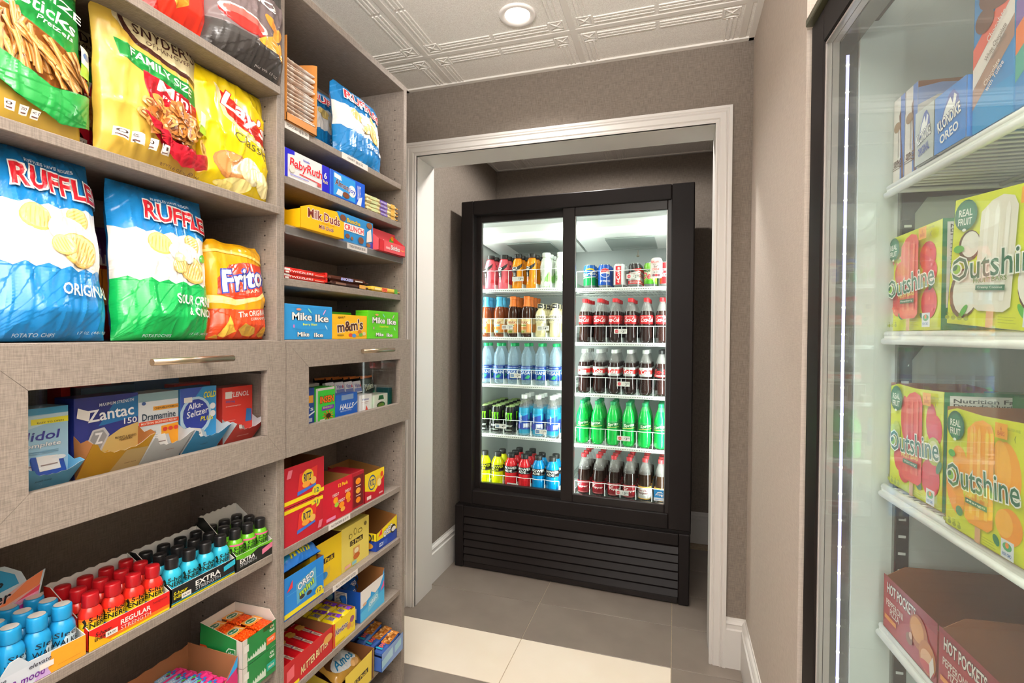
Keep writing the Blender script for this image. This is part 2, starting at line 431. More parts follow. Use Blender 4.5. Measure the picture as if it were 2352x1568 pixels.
# walls
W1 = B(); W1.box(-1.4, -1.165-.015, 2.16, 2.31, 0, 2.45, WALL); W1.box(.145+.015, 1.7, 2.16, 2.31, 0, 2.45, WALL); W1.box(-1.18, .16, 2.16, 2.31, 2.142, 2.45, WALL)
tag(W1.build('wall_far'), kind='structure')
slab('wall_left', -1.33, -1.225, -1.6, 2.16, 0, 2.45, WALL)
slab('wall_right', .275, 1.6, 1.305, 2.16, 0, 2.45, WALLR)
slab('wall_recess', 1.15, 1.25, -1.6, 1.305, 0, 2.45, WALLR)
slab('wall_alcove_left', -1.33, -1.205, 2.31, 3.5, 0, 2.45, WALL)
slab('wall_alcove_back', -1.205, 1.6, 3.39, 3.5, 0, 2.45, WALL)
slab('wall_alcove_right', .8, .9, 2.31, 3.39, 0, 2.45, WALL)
# profiles swept along a polyline with mitred corners
def sweep(name, path, prof, m, kind='structure', parent=None):
    """path: list of (point, out-vector for profile u), profile (u, n) with fixed n-vector given per path"""
    b = B(); k = len(prof); vs = []
    for P, U, Nn in path:
        for u, n in prof: vs.append(Vector(P)+Vector(U)*u+Vector(Nn)*n)
    fs = []
    for i in range(len(path)-1):
        for j in range(k-1): fs.append((i*k+j, i*k+j+1, (i+1)*k+j+1, (i+1)*k+j))
    fs += [tuple(range(k)), tuple((len(path)-1)*k+j for j in range(k))]
    b.add(vs, fs, m); o = b.build(name, parent); return tag(o, kind=kind)
CAS = [(0, 0), (0, .012), (.006, .015), (.012, .012), (.016, .018), (.036, .016), (.040, .021), (.046, .018), (.050, .022), (.060, .022), (.060, 0)]
n_ = (0, -1, 0)
sweep('trim_1', [((-1.165, 2.16, 0), (-1, 0, 0), n_), ((-1.165, 2.16, 2.13), (-1, 0, 1), n_), ((.142, 2.16, 2.13), (1, 0, 1), n_), ((.142, 2.16, 0), (1, 0, 0), n_)], CAS, TRIM)
jb = B(); jb.box(-1.18, -1.165, 2.150, 2.335, 0, 2.13, TRIM, .001); jb.box(.145, .16, 2.150, 2.335, 0, 2.13, TRIM, .001); jb.box(-1.18, .16, 2.150, 2.335, 2.13, 2.145, TRIM, .001)
tag(jb.build('trim_2'), kind='structure')
BP = [(0, 0), (0, .018), (.150, .018), (.154, .012), (.168, .012), (.173, .015), (.182, .010), (.186, .004), (.193, .003), (.193, 0)]
def baseb(name, pts, nrm):
    sweep(name, [((p[0], p[1], 0), (0, 0, 1), n) for p, n in zip(pts, nrm)], BP, TRIM)
baseb('baseboard_right', [(.200, 2.16), (.275, 2.16), (.275, 1.305), (1.15, 1.305)], [(0, -1, 0), (-1, -1, 0), (-1, -1, 0), (0, -1, 0)])
baseb('baseboard_alcove', [(-1.205, 2.31), (-1.205, 3.39), (.8, 3.39)], [(1, 0, 0), (1, -1, 0), (0, -1, 0)])
baseb('baseboard_left', [(-1.225, 1.64), (-1.225, 2.16)], [(1, 0, 0), (1, 0, 0)])
# downlights
def downlight(x, y, label):
    r = empty('recessed_downlight', label, 'ceiling light', 'recessed downlights', loc=(x, y, 2.437))
    B().lathe([(.044, .002), (.047, -.001), (.062, -.004), (.066, -.001), (.066, .004)], mat('efe9e4', .4), 40, cap=False).build('trim_ring', r)
    B().lathe([(0, .001), (.045, .001)], mat('fff4e6', .5, em=9), 32, cap=False).build('lens', r)
downlight(-.55, 1.755, 'round white recessed downlight glowing in the ceiling before the doorway')
downlight(-.45, 2.60, 'round recessed downlight in the alcove ceiling above the drinks cooler')
downlight(-.45, .62, 'round recessed downlight in the ceiling beside the snack shelves')
downlight(-.45, -.45, 'round recessed downlight in the ceiling nearest the lobby')
# ================================================================ shelving units
LAM = weave('laminate_linen', '7a7067', '95897f', 40, 520, .55, .12, spec=.35)
LAMD = weave('laminate_inside', '7d7066', '938679', 40, 520, .6, .1, spec=.3)
EDGE = weave('laminate_edge', 'a3948a', 'b7a89b', 200, 700, .5, .05)
NICK = mat('cbb9a0', .28, metal=1)
XB0 = -1.193
def unit(name, label, y0, y1, shelves, dz, xfr, pane, hy):
    r = empty(name, label, 'shelving unit', 'built-in snack shelving units')
    t = .0125
    for ya, yb in ((y0, y0+t), (y1-t if y1 < 1.3 else y1-.020, y1)):
        p = B().box(XB0, -.917, ya, yb, 0, 2.170, LAM, .0008).build('side_panel', r)
        h = B(); side = yb if ya == y0 else ya; sg = 1 if ya == y0 else -1
        for x in (-.952, -1.15):
            for k in range(58):
                z = .12+k*.0345
                h.lathe([(.0022, 0), (.0022, .0004)], mat('241c16', .8), 6, (x, side+sg*.0002-(0 if sg > 0 else .0004), z), ax='y')
        tag(h.build('pin_hole', p), kind='stuff')
    B().box(XB0, -.917, y0+t, y1-(t if y1 < 1.3 else .020), 2.150, 2.170, LAM, .0008).build('top_panel', r)
    B().box(XB0-.004, XB0, y0, y1, 0, 2.165, LAMD).build('back_panel', r)
    B().box(XB0, -.955, y0+t, y1-.02, 0, .085, LAM).build('plinth', r)
    out = {}
    for nm, z, xf in shelves:
        out[nm] = B().box(XB0, xf, y0+t+.0005, y1-(t if y1 < 1.3 else .020)-.0005, z-.0185, z, LAM, .0012).build('shelf', r)
    # glazed drawer: mitred frame, pane, handle, tray
    fy0, fy1, fz0, fz1 = (y0+.001, y1-.0, .993, 1.278) if y1 < 1.3 else (y0+.002, y1+.004, .993, 1.278)
    py0, py1, pz0, pz1 = pane
    d = B().box(XB0+.02, -.925, fy0+.03, fy1-.03, 1.033, 1.045, LAMD).build('drawer', r)
    def rail(pts):
        o = B().prism(pts, lambda a, b, k: (-.919+.018*k, a, b), 1, 0, LAM).build('frame_rail', d)
        md = o.modifiers.new('bevel', 'BEVEL'); md.width = .0007; md.segments = 1
    g = .0004
    rail([(fy0, fz1), (fy1, fz1), (py1-g, pz1), (py0+g, pz1)]); rail([(fy0, fz0), (fy1, fz0), (py1-g, pz0), (py0+g, pz0)])
    rail([(fy0, fz0+g), (py0, pz0+g), (py0, pz1-g), (fy0, fz1-g)]); rail([(fy1, fz0+g), (py1, pz0+g), (py1, pz1-g), (fy1, fz1-g)])
    B().box(-.914, -.911, py0-.004, py1+.004, pz0-.004, pz1+.004, glassy('drawer_glass', 'ffffff', .02)).build('glass_pane', d)
    s_ = B(); s_.box(XB0+.02, -.92, fy0+.02, fy0+.032, 1.033, 1.2, LAMD); s_.box(XB0+.02, -.92, fy1-.030, fy1-.020, 1.033, 1.2, LAMD); s_.box(XB0+.018, XB0+.03, fy0+.02, fy1-.02, 1.033, 1.2, LAMD); s_.build('drawer_side', d)
    hb = B().lathe([(.0062, hy[0]), (.0062, hy[1])], NICK, 20, (-.868, 0, 1.246), ax='y')
    for y in (hy[0]+.25*(hy[1]-hy[0]), hy[0]+.75*(hy[1]-hy[0])): hb.lathe([(.0045, -.901), (.0045, -.868)], NICK, 12, (0, y, 1.246), ax='x')
    hb.build('handle', d)
    return r, out
UL, SL = unit('shelving_unit', 'left linen-grain shelving unit with wide glazed drawer and large chip bags', .425, 1.0125,
    [('t', 1.886, -.905), ('m', 1.601, -.906), ('c', 1.281, -.917), ('l', .761, -.927), ('b', .478, -.927), ('bb', .25, -.927)], 0, 0, (.494, .954, 1.059, 1.212), (.655, .826))
UR, SR = unit('shelving_unit', 'narrower-looking right linen-grain shelving unit beside the doorway with candy boxes', 1.0135, 1.620,
    [('A', 1.823, -.925), ('B', 1.688, -.925), ('C', 1.565, -.920), ('D', 1.435, -.925), ('E', 1.281, -.917), ('F', .757, -.925), ('G', .573, -.925), ('H', .386, -.925), ('I', .190, -.925)], 0, 0, (1.095, 1.556, 1.059, 1.211), (1.285, 1.456))
# price strips on shelf edges
def strip(parent, name, x, y0, y1, zt, h, txt, tw=.8, col='e4ddd6'):
    o = B().box(x, x+.0008, y0, y1, zt-h, zt, mat(col, .4)).build(name, parent)
    ink('lettering', o, [('t', txt, .5, .5, tw, .5, '3a3532')], y1-y0, h, lambda u, v, k: Vector((x+.0008+k, y0+u*(y1-y0), zt-h+v*h)))
strip(SR['A'], 'price_label', -.925, 1.035, 1.122, 1.824, .018, 'POPCORN @ $1.50', .85)
strip(SR['A'], 'price_label', -.925, 1.262, 1.392, 1.824, .018, 'CANDY @ $2.25', .6)
strip(SR['F'], 'price_label', -.925, 1.206, 1.306, .757, .0165, 'ALL CRACKERS @ $1.50')
strip(SR['G'], 'price_label', -.925, 1.226, 1.345, .573, .0165, 'ALL COOKIES $1.50')
lh = B().box(-.920, -.9165, 1.032, 1.597, 1.544, 1.567, glassy('strip_plastic', 'e0e0e0', .12, .15, .12)).build('label_holder', SR['C'])
strip(SR['C'], 'price_label', -.9165, 1.276, 1.377, 1.564, .017, 'THEATER BOX $2.50', .8, 'cfcac6')
# ================================================================ two-door beverage cooler
FR = (-1.1617, 2.6066); FA = math.radians(-2.001)
def fpos(u, w_, z): return (FR[0]+u*math.cos(FA)-w_*math.sin(FA), FR[1]+u*math.sin(FA)+w_*math.cos(FA), z)
BLK = mat('1d1817', .5, spec=.18); BLK2 = mat('171312', .5, spec=.2); BLKS = mat('201b1a', .32, spec=.3); LIN = mat('d9dedb', .45); WHT = mat('f3f5f1', .35)
FG = glassy('cooler_glass', 'fbfffd', .012)
fr = empty('beverage_cooler', 'tall black two-door glass-front drinks cooler standing in the alcove', 'cooler', loc=fpos(0, 0, 0), rz=FA)
Wd = 1.244; ZT = 2.030; D = .72
b = B(); w0 = .02; b.box(.022, Wd-.0, w0+.02, D, ZT-.03, ZT, BLK, .003); b.box(.022, .052, w0+.02, D, .34, ZT-.03, BLK, .003); b.box(Wd-.03, Wd, w0+.02, D, .34, ZT-.03, BLK, .003)
b.box(.05, Wd-.03, D-.02, D, .34, ZT-.03, BLK); b.box(.05, Wd-.03, .1, D, .36, .40, BLK); b.build('cabinet_shell', fr)
b = B(); b.box(.052, .056, .1, D-.02, .40, ZT-.03, LIN); b.box(Wd-.034, Wd-.03, .1, D-.02, .40, ZT-.03, LIN); b.box(.056, Wd-.034, D-.026, D-.02, .40, ZT-.03, LIN); b.box(.056, Wd-.034, .1, D-.026, .40, .406, LIN); b.box(.056, Wd-.034, .1, D-.026, ZT-.036, ZT-.03, WHT); b.build('liner', fr)
# front frame
b = B(); y0, y1 = .015, .1
b.box(.022, .095, y0, y1, .355, ZT, BLK, .004); b.box(Wd-.105, Wd, y0, y1, .355, ZT, BLK, .004); b.box(.095, Wd-.105, y0, y1, 1.955, ZT, BLK, .004); b.box(.095, Wd-.105, y0, y1, .355, .430, BLK, .004)
b.box(.022, Wd, y0+.004, y1, .345, .357, BLK2); b.build('front_frame', fr)
def door(name, x0, x1, z0, z1, y, sw, lw, rw, label):
    d = B(); d.box(x0, x0+lw, y, y+.028, z0, z1, BLKS, .003); d.box(x1-rw, x1, y, y+.028, z0, z1, BLKS, .003); d.box(x0+lw, x1-rw, y, y+.028, z1-sw, z1, BLKS, .003); d.box(x0+lw, x1-rw, y, y+.028, z0, z0+sw, BLKS, .003)
    d.box(x0+lw-.004, x0+lw+.004, y+.008, y+.020, z0+sw, z1-sw, mat('8a8c8a', .3, metal=.8)); d.box(x1-rw-.004, x1-rw+.004, y+.008, y+.020, z0+sw, z1-sw, mat('8a8c8a', .3, metal=.8))
    o = d.build(name, fr); B().box(x0+lw, x1-rw, y+.012, y+.016, z0+sw, z1-sw, FG).build('glass_pane', o); return o
door('door', .088, .640, .425, 1.960, .066, .040, .034, .045, '')
dr2 = door('door', .598, 1.150, .418, 1.962, .028, .052, .064, .030, '')
ink('price_sticker', dr2, [('r', 0, 0, 1, 1, '1b87c9'), ('r', 0, 0, 1, .28, 'e6f2f8'), ('p', [(.12, .42), (.35, .78), (.75, .84), (.93, .62), (.72, .72), (.38, .68)], 'f2f8fb'), ('t', 'energy', .42, .52, .55, .17, 'ffffff', {'s': .3}), ('p', [(.72, .55), (.78, .64), (.84, .55), (.94, .52), (.85, .45), (.85, .33), (.78, .40), (.70, .35), (.73, .45), (.65, .50)], 'ffffff'), ('t', 'ENERGY STAR', .5, .13, .8, .1, '1b87c9')],
    .045, .05, lambda u, v, k: Vector((1.070+u*.048, .0395-k, .482+v*.055)))
# base grille
b = B(); b.box(0, .05, 0, .05, .004, .345, BLK, .004); b.box(1.19, Wd-.004, 0, .05, .004, .345, BLK, .004); b.box(.0, .018, .04, D-.05, .01, .345, BLK2); b.box(Wd-.022, Wd-.004, .04, D-.05, .01, .345, BLK2); b.box(.05, 1.19, .035, .06, .01, .34, mat('0c0a0a', .7)); b.box(0, Wd-.004, .012, D-.05, .343, .3445, BLK2); b.build('base', fr)
B().box(.052, 1.188, .002, .03, .287, .342, BLK, .002).build('kick_panel', fr)
lou = B().prism([(0, 0), (.004, .012), (.010, .030), (.024, .041), (.030, .041), (.030, .037), (.014, .026), (.008, .008), (.004, 0)], lambda a, z, k: (.052+k*1.136, a+.002, z), 0, 1, BLKS)
l0 = lou.build('louver', fr); zs = [.246, .205, .164, .122, .080, .038]
l0.location.z = zs[0]
for z in zs[1:]:
    q = l0.copy(); C.objects.link(q); q.location.z = z
B().box(.052, 1.188, .004, .03, .006, .036, BLKS, .003).build('kick_panel', fr)
# evaporator housing with grilles, under the roof
for x0, x1 in ((.075, .62), (.635, Wd-.05)):
    e = B().prism([(.11, 1.99), (.11, 1.90), (.125, 1.865), (.16, 1.835), (.20, 1.825), (.50, 1.800), (.50, 1.99)], lambda y, z, k: (x0+k*(x1-x0), y, z), 0, 1, WHT).build('evaporator_cover', fr)
    g = B(); cx = (x0+x1)/2
    g.prism([(.215, 1.822), (.485, 1.800), (.485, 1.797), (.215, 1.817)], lambda y, z, k: (cx-.13+.26*k, y, z), 0, 1, mat('9aa39f', .5))
    for i in range(11): g.box(cx-.12, cx+.12, .225+i*.024, .233+i*.024, 1.8175-i*.00195, 1.8185-i*.00195+.002, WHT)
    g.build('vent_grille', e)
cb = B().lathe([(.004, 0), (.004, -.03)], 'c9c4b8', 8, (.93, .52, 1.80)).lathe([(.0, -.006), (.008, -.003), (.010, .0), (.008, .003), (0, .006)], 'b5a58c', 10, (.93, .52, 1.765)); cb.build('light_socket', fr)
# interior LED lamps: side mullion tubes and roof strip
LED = mat('fbfffd', .5, em=7)
for x, s in ((.064, 1), (Wd-.118, -1), (.615, 1)):
    B().box(x, x+.006, .098, .106, .46, 1.9, LED).build('led_lamp', fr)
B().box(.12, Wd-.14, .100, .108, 1.945, 1.951, LED).build('led_lamp', fr)
for x, e in ((.33, 6), (.88, 6)):
    light('cooler_led_lamp', 'AREA', fpos(x, .112, 1.952), e, (.93, 1, .97), (math.radians(28), 0, FA), shape='RECTANGLE', size=.44, size_y=.02)
for x, a, e in ((.083, -55, 4.2), (.60, 50, 3), (.64, -50, 3), (1.12, 55, 4.2)):
    light('cooler_led_lamp', 'AREA', fpos(x, .104, 1.17), e, (.93, 1, .97), (math.radians(90), 0, FA+math.radians(a)), shape='RECTANGLE', size=.012, size_y=1.42)
# shelves
ROWS = {}
WIRE = mat('f4f6f0', .35)
def fshelf(x0, x1, z, pitch, c0, n, rail_z, side):
    s = B(); s.box(x0, x1, .124, .134, z-.016, z+.002, WIRE, .002)
    for i in range(int((x1-x0)/.012)): s.box(x0+.004+i*.012, x0+.011+i*.012, .1232, .1242, z-.010, z-.007, mat('6e706c', .6))
    o = s.build('wire_shelf', fr)
    g = B()
    for i in range(int((x1-x0)/.02)): g.box(x0+.006+i*.02, x0+.0085+i*.02, .13, D-.04, z-.006, z-.003, WIRE)
    for y in (.28, .45, .66): g.box(x0, x1, y, y+.004, z-.010, z-.006, WIRE)
    tag(g.build('shelf_wire', o), kind='stuff')
    if rail_z:
        pts = []
        for i in range(n):
            cx = c0+i*pitch
            for t in range(0, 9):
                a = -1+t/4; x = cx+a*pitch/2
                if x0 <= x <= x1: pts.append((x, .131-.012*math.cos(a*PI/2)+.008, z+rail_z))
        B().tube(pts, .0017, WIRE, 6).build('retaining_rail', o)
        dv = B()
        for i in range(n+1):
            x = c0+(i-.5)*pitch
            if x0 < x < x1:
                dv.box(x-.0008, x+.0008, .14, D-.06, z, z+.028, mat('dfe6e2', .3)); dv.tube([(x, .139, z+rail_z), (x, .137, z+.03), (x, .136, z)], .0014, WIRE, 5)
        dv.build('lane_divider', o)
    return o
LS = [1.552, 1.281, 1.014, .729, .436]; RSH = [1.546, 1.257, .985, .712, .436]
lane = {}
for i, z in enumerate(LS): lane['L', i] = fshelf(.060, .598, z, .0817, .112 if i else .136, 6, (.105, .105, .085, .085, .06)[i], 'L')
for i, z in enumerate(RSH): lane['R', i] = fshelf(.622, Wd-.040, z, .0805, .690, 6, (.09, .088, .088, .088, .075)[i], 'R')
def ptag(key, x, z, txt, badge=None, bw='e24b58'):
    o = B().box(x-.033, x+.033, .1165, .1173, z-.0125, z+.0125, mat('f1ece6', .4)).build('price_tag', lane[key])
    el = [('t', txt[0], .70 if badge != 'w' else .68, .45, .13, .5, '2d2a30', {'b': .01}), ('t', txt[1], .86, .58, .17, .26, '2d2a30'), ('t', '$', .56, .52, .05, .28, '2d2a30'), ('t', 'REFRESHING', .72, .85, .4, .09, '8a8582')]
    if badge == 'r': el += [('e', .2, .5, .135, .36, bw), ('t', 'cold', .2, .5, .2, .18, 'f6d9d9')]
    elif badge: el += [('r', .06, .22, .38, .8, badge), ('r', .09, .48, .35, .54, 'e8e2da')]
    ink('lettering', o, el, .066, .025, lambda u, v, k: Vector((x-.033+u*.066, .1165-k, z-.0125+v*.025)))
for key, x, z, a, bd in ((('L', 0), .322, 1.606, '3', None), (('L', 1), .262, 1.338, '3', 'b6a49a'), (('L', 1), .470, 1.333, '4', 'b9bab0'), (('L', 2), .312, 1.068, '2', '5a86b8'), (('L', 3), .225, .780, '4', '7f93ac'), (('L', 3), .462, .765, '2', '4a6fa5'), (('L', 4), .300, .452, '2', '8580c0'),
                         (('R', 0), .948, 1.601, '2', 'r'), (('R', 1), .888, 1.318, '3', 'r'), (('R', 2), .905, 1.045, '3', 'r'), (('R', 3), .910, .762, '3', 'r'), (('R', 4), .905, .478, '3', 'r')):
    ptag(key, x, z, (a, '00'), bd)
bt = B().prism([(.0, .012), (.004, .0), (.054, .0), (.058, .012), (.058, .085), (.052, .100), (.040, .104), (.018, .104), (.006, .100), (0, .085)], lambda a, z, k: (1.035+a, .1155+k*.001, 1.588+z), 0, 1, 'cfc2ba').build('notice_card', lane['R', 0])
ink('lettering', bt, [('t', 'BALANCE', .5, .80, .84, .12, 'd8343c', {'b': .03}), ('t', 'WHAT YOU', .5, .68, .6, .07, '8d6a66'), ('t', 'EAT', .5, .57, .38, .1, '6a2a36', {'b': .02}), ('t', 'DRINK', .5, .44, .6, .11, 'd8343c', {'b': .03}), ('t', '& DO', .5, .30, .45, .10, '45404a'), ('e', .28, .15, .12, .06, '7a4a58'), ('e', .5, .15, .12, .06, 'd8343c'), ('e', .72, .15, .12, .06, '7a4a58')],
    .058, .104, lambda u, v, k: Vector((1.035+u*.058, .1155-k, 1.588+v*.104)))

# ---------------------------------------------------------------- drinks
def wrap(R):
    """front-centred cylinder wrap: u 0..1 spans the visible 200 degrees"""
    def mk(r, z0, z1, span=200):
        a0 = math.radians(-90-span/2); da = math.radians(span); Rf = r if callable(r) else (lambda z: r)
        return r and 2*PI*Rf((z0+z1)/2)*span/360, z1-z0, lambda u, v, k: Vector(((Rf(z0+v*(z1-z0))+.0004+k)*math.cos(a0+da*u), (Rf(z0+v*(z1-z0))+.0004+k)*math.sin(a0+da*u), z0+v*(z1-z0)))
    return mk
WR = wrap(0)
def bottle(name, cat, body, cols, cap, capcol, lab=None, els=None, extra=None, seg=22, crough=.4, brough=.12):
    """body [(r,z)], cols per step (or one), cap (r,z0,z1), lab (r,z0,z1,colour)"""
    r = empty(name, None, cat)
    b = B(); b.lathe(body, [mat(c, brough, spec=.6) if isinstance(c, str) else c for c in cols] if isinstance(cols, list) else (mat(cols, brough, spec=.6) if isinstance(cols, str) else cols), seg); b.build('bottle_body', r)
    if cap:
        c = B(); cr, z0, z1 = cap; n = 24
        c.lathe([(cr*.97, z0), (cr, z0+.001), (cr, z1-.0025), (cr*.93, z1), (0, z1+.0002)], mat(capcol, crough), n)
        c.build('cap', r)
    if lab:
        lr, z0, z1, lc = lab; lb = B().lathe([(lr-.0006, z0), (lr, z0+.0004), (lr, z1-.0004), (lr-.0006, z1)], mat(lc, .35), 28, cap=False).build('label', r)
        if els:
            W, H, S = WR(lr, z0, z1); ink('print', lb, els, W, H, S, nu=14, rough=.35)
    if extra: extra(r)
    return r
CLR = mat('b9b4b0', .06, spec=.7, alpha=.22); CLRW = mat('a5c3d6', .05, spec=.8, alpha=.34)
def coke_body(c, dark='2a1613'):
    P = [(.022, 0), (.029, .004), (.0315, .014), (.0325, .034), (.0295, .060), (.029, .078), (.0318, .092), (.0326, .098), (.0326, .143), (.0315, .150), (.0285, .165), (.0285, .1651), (.0225, .185), (.0155, .204), (.0125, .212), (.0125, .222)]
    return P, [dark]*10+[c]*5
P, cc = coke_body(CLR)
KINDS = {}
KINDS['cola'] = bottle('cola_bottle', 'bottle', P, cc, (.0145, .214, .234), 'd8232a', (.0332, .097, .143, 'c81e24'),
    [('t', 'Coca-Cola', .5, .5, .62, .52, 'ffffff', {'s': .35, 'b': .02}), ('r', 0, .0, 1, .06, 'a8151b'), ('t', 'ORIGINAL TASTE', .4, .86, .5, .1, 'f4c9c4')])
KINDS['diet'] = bottle('diet_cola_bottle', 'bottle', P, cc, (.0145, .214, .234), 'eceeea', (.0332, .097, .143, 'c9cccb'),
    [('r', 0, .26, 1, .74, 'dc2f2b'), ('t', 'Coke', .5, .5, .42, .5, 'ffffff', {'b': .05, 's': .1}), ('t', 'Diet', .30, .68, .14, .14, 'ffffff')])
KINDS['zero'] = bottle('dark_cola_bottle', 'bottle', P, cc, (.0145, .214, .234), '1c1a1a', (.0332, .097, .143, '1d1413'),
    [('t', 'Coca-Cola', .5, .62, .62, .5, 'd8262a', {'s': .35, 'b': .03}), ('r', 0, 0, 1, .3, 'd8262a'), ('t', 'ZERO SUGAR', .5, .14, .5, .15, 'ffffff')])
GRN = mat('12b84a', .1, spec=.6, em=0); GRN2 = mat('5ee07c', .08, spec=.6, alpha=.6)
PS = [(.022, 0), (.029, .004), (.0320, .014), (.0328, .040), (.0318, .060), (.0328, .085), (.0330, .132), (.0315, .150), (.0270, .168), (.0200, .190), (.0140, .206), (.0125, .222)]
KINDS['lime'] = bottle('lime_soda_bottle', 'bottle', PS, [GRN]*8+[GRN, GRN2, GRN2], (.0145, .212, .230), '1f9a5e', (.0334, .088, .132, '0e9a45'),
    [('p', [(.16, .2), (.84, .35), (.8, .85), (.2, .75)], '0b7d3a'), ('t', 'Sprite', .5, .54, .5, .46, 'f0f7e0', {'s': .2, 'b': .03, 'r': 8}), ('p', [(.14, .18), (.86, .34), (.86, .28), (.14, .12)], 'e9e36a')])
KINDS['pepper'] = bottle('dark_soda_bottle', 'bottle', [(.024, 0), (.031, .004), (.0328, .014), (.0328, .078), (.0322, .090), (.0322, .110), (.0300, .135), (.0300, .1352), (.0235, .165), (.0155, .188), (.0125, .198), (.0125, .206)], ['241410']*7+[CLR]*4, (.0145, .198, .218), 'c9343b', (.0334, .012, .076, '8e1520'),
    [('p', [(.18, .62), (.5, .92), (.82, .62), (.5, .40)], 'a32430'), ('t', 'Dr', .36, .72, .2, .22, 'f3e9e4', {'s': .2, 'b': .03}), ('t', 'Pepper', .55, .52, .55, .24, 'f3e9e4', {'s': .2, 'b': .03}), ('r', .2, .06, .8, .09, 'd98a8a')])
KINDS['dietpepper'] = bottle('diet_dark_soda_bottle', 'bottle', [(.024, 0), (.031, .004), (.0328, .014), (.0328, .078), (.0322, .090), (.0322, .110), (.0300, .135), (.0300, .1352), (.0235, .165), (.0155, .188), (.0125, .198), (.0125, .206)], ['2a1a10']*7+[CLR]*4, (.0145, .198, .218), 'd5454a', (.0334, .012, .076, 'ded9d6'),
    [('r', 0, .86, 1, 1, 'e0a52e'), ('t', 'Diet Dr', .5, .68, .45, .16, '8e1520', {'s': .2, 'b': .03}), ('t', 'Pepper', .5, .46, .52, .22, '6b1420', {'b': .03}), ('r', .25, .14, .75, .26, 'b9b2ae'), ('r', 0, 0, 1, .05, 'e0a52e')])
KINDS['water'] = bottle('water_bottle', 'bottle', [(.022, 0), (.029, .003), (.0315, .012), (.0305, .022), (.0322, .034), (.0322, .098), (.0305, .112), (.0322, .124), (.0322, .146), (.0285, .170), (.0200, .192), (.0130, .208), (.0125, .222)], CLRW, (.0148, .214, .232), '12a35c', (.0327, .028, .104, '2d5fae'),
    [('r', 0, .78, 1, 1, '27408e'), ('r', 0, .70, 1, .78, '7fc2e0'), ('r', 0, .0, 1, .3, '1f3f94'), ('p', [(.4, .1), (.55, .35), (.7, .3), (.6, .08)], '37a56a'), ('t', 'DASANI', .5, .52, .7, .24, 'f1f7fa', {'b': .02}), ('t', 'PURIFIED WATER', .5, .88, .6, .08, 'c5d9ee')], brough=.05)
TEA = [(.024, 0), (.031, .004), (.0322, .014), (.0318, .105), (.0325, .112), (.0330, .120), (.0325, .135), (.0290, .158), (.0225, .174), (.0180, .182), (.0165, .200), (.0165, .214)]
def teacap(col):
    def f(r):
        B().lathe([(.0235, .172), (.0188, .184), (.0175, .205), (.0172, .212)], mat(col, .4), 20, cap=False).build('neck_sleeve', r)
    return f
for nm, tc, bc, l1, l2 in (('teablue', '4fb0dc', '7a3a1e', 'e08a3a', '7fc4e6'), ('teaorange', 'e0762a', '3a1d12', 'd98c4a', '8a9a3a')):
    KINDS[nm] = bottle('tea_bottle', 'bottle', TEA, bc, (.0188, .212, .230), tc, (.0326, .018, .106, 'dcc08a'),
        [('r', .15, .28, .8, .8, 'e9d9b0'), ('t', 'PEAK', .48, .72, .42, .17, 'b0461e', {'b': .03}), ('r', .2, .5, .8, .58, l2), ('r', .15, .28, .85, .46, l1), ('r', .6, .1, .9, .62, l1), ('r', .3, .08, .5, .2, l2), ('r', 0, 0, 1, .05, '6a4a2a')], extra=teacap(tc))
KINDS['shake'] = bottle('protein_shake_bottle', 'bottle', [(.022, 0), (.028, .003), (.030, .012), (.0265, .05), (.0265, .075), (.0300, .105), (.0300, .125), (.0250, .142), (.0160, .152), (.0145, .160)], 'e6d9a6', (.0178, .158, .186), 'e8dca8', (.0304, .078, .124, 'efe6c4'),
    [('t', 'CORE', .5, .72, .55, .32, '2b2523', {'b': .05}), ('t', 'POWER', .5, .36, .6, .2, '3a322c', {'b': .03}), ('r', .3, .08, .7, .16, 'c7b36a')],
    extra=lambda r: ink('print', r, [('r', 0, .1, 1, .95, '23201f'), ('t', '26g', .5, .5, .6, .3, 'e9e4d4')], .02, .028, WR(.0179, .158, .186, 100)[2], nu=6))
BA = [(.028, 0), (.0325, .004), (.0335, .014), (.0310, .045), (.0310, .080), (.0335, .115), (.0330, .130), (.0270, .158), (.0215, .168), (.0205, .174)]
for nm, c1, c2, sw, cp in (('armorred', 'e2444a', 'ef6a78', '2a2625', '2c2826'), ('armororange', 'ef7a12', 'f59a1e', '2a2625', '2c2826'), ('armorwhite', 'cfe0bf', 'eef2e6', 'dfe3da', 'e9ebe4')):
    def ex(r, sw=sw, c1=c1):
        W, H, S = WR(lambda z: .0318+.002*math.cos((z-.115)*40) if z < .13 else .0338-(z-.13)*.18, .006, .150, 200)
        dk = sw == '2a2625'
        ink('print', r, [('p', [(.1, .62), (.3, .60), (.5, .66), (.72, .82), (.80, .98), (.66, .90), (.45, .80), (.22, .84), (.12, .76)], sw), ('r', .24, .02, .46, .66, sw), ('e', .34, .76, .15, .055, 'f2efe9'), ('e', .34, .765, .10, .03, sw), ('r', .27, .22, .43, .42, c1), ('t', 'BODY', .35, .53, .16, .08, 'ffffff' if dk else '5b8a4a', {'r': 90}), ('t', 'ARMOR', .35, .32, .30, .09, 'ffffff' if dk else '5b8a4a', {'r': 90})]
            + ([('p', [(.5, 0), (.98, 0), (.98, .4), (.8, .6), (.6, .35)], '8fd06a'), ('p', [(0, 0), (.22, 0), (.16, .5), (0, .6)], '5fbf4a')] if not dk else [('p', [(.6, .1), (.95, .05), (.92, .3), (.72, .36)], c1)]), W, H, S, nu=14, nv=10)
    KINDS[nm] = bottle('sports_drink_bottle', 'bottle', BA, [c2]*7+[c2, c1], (.0235, .172, .196), cp, extra=ex)
VW = [(.026, 0), (.0315, .003), (.0325, .012), (.0325, .125), (.0300, .155), (.0230, .182), (.0150, .202), (.0140, .210)]
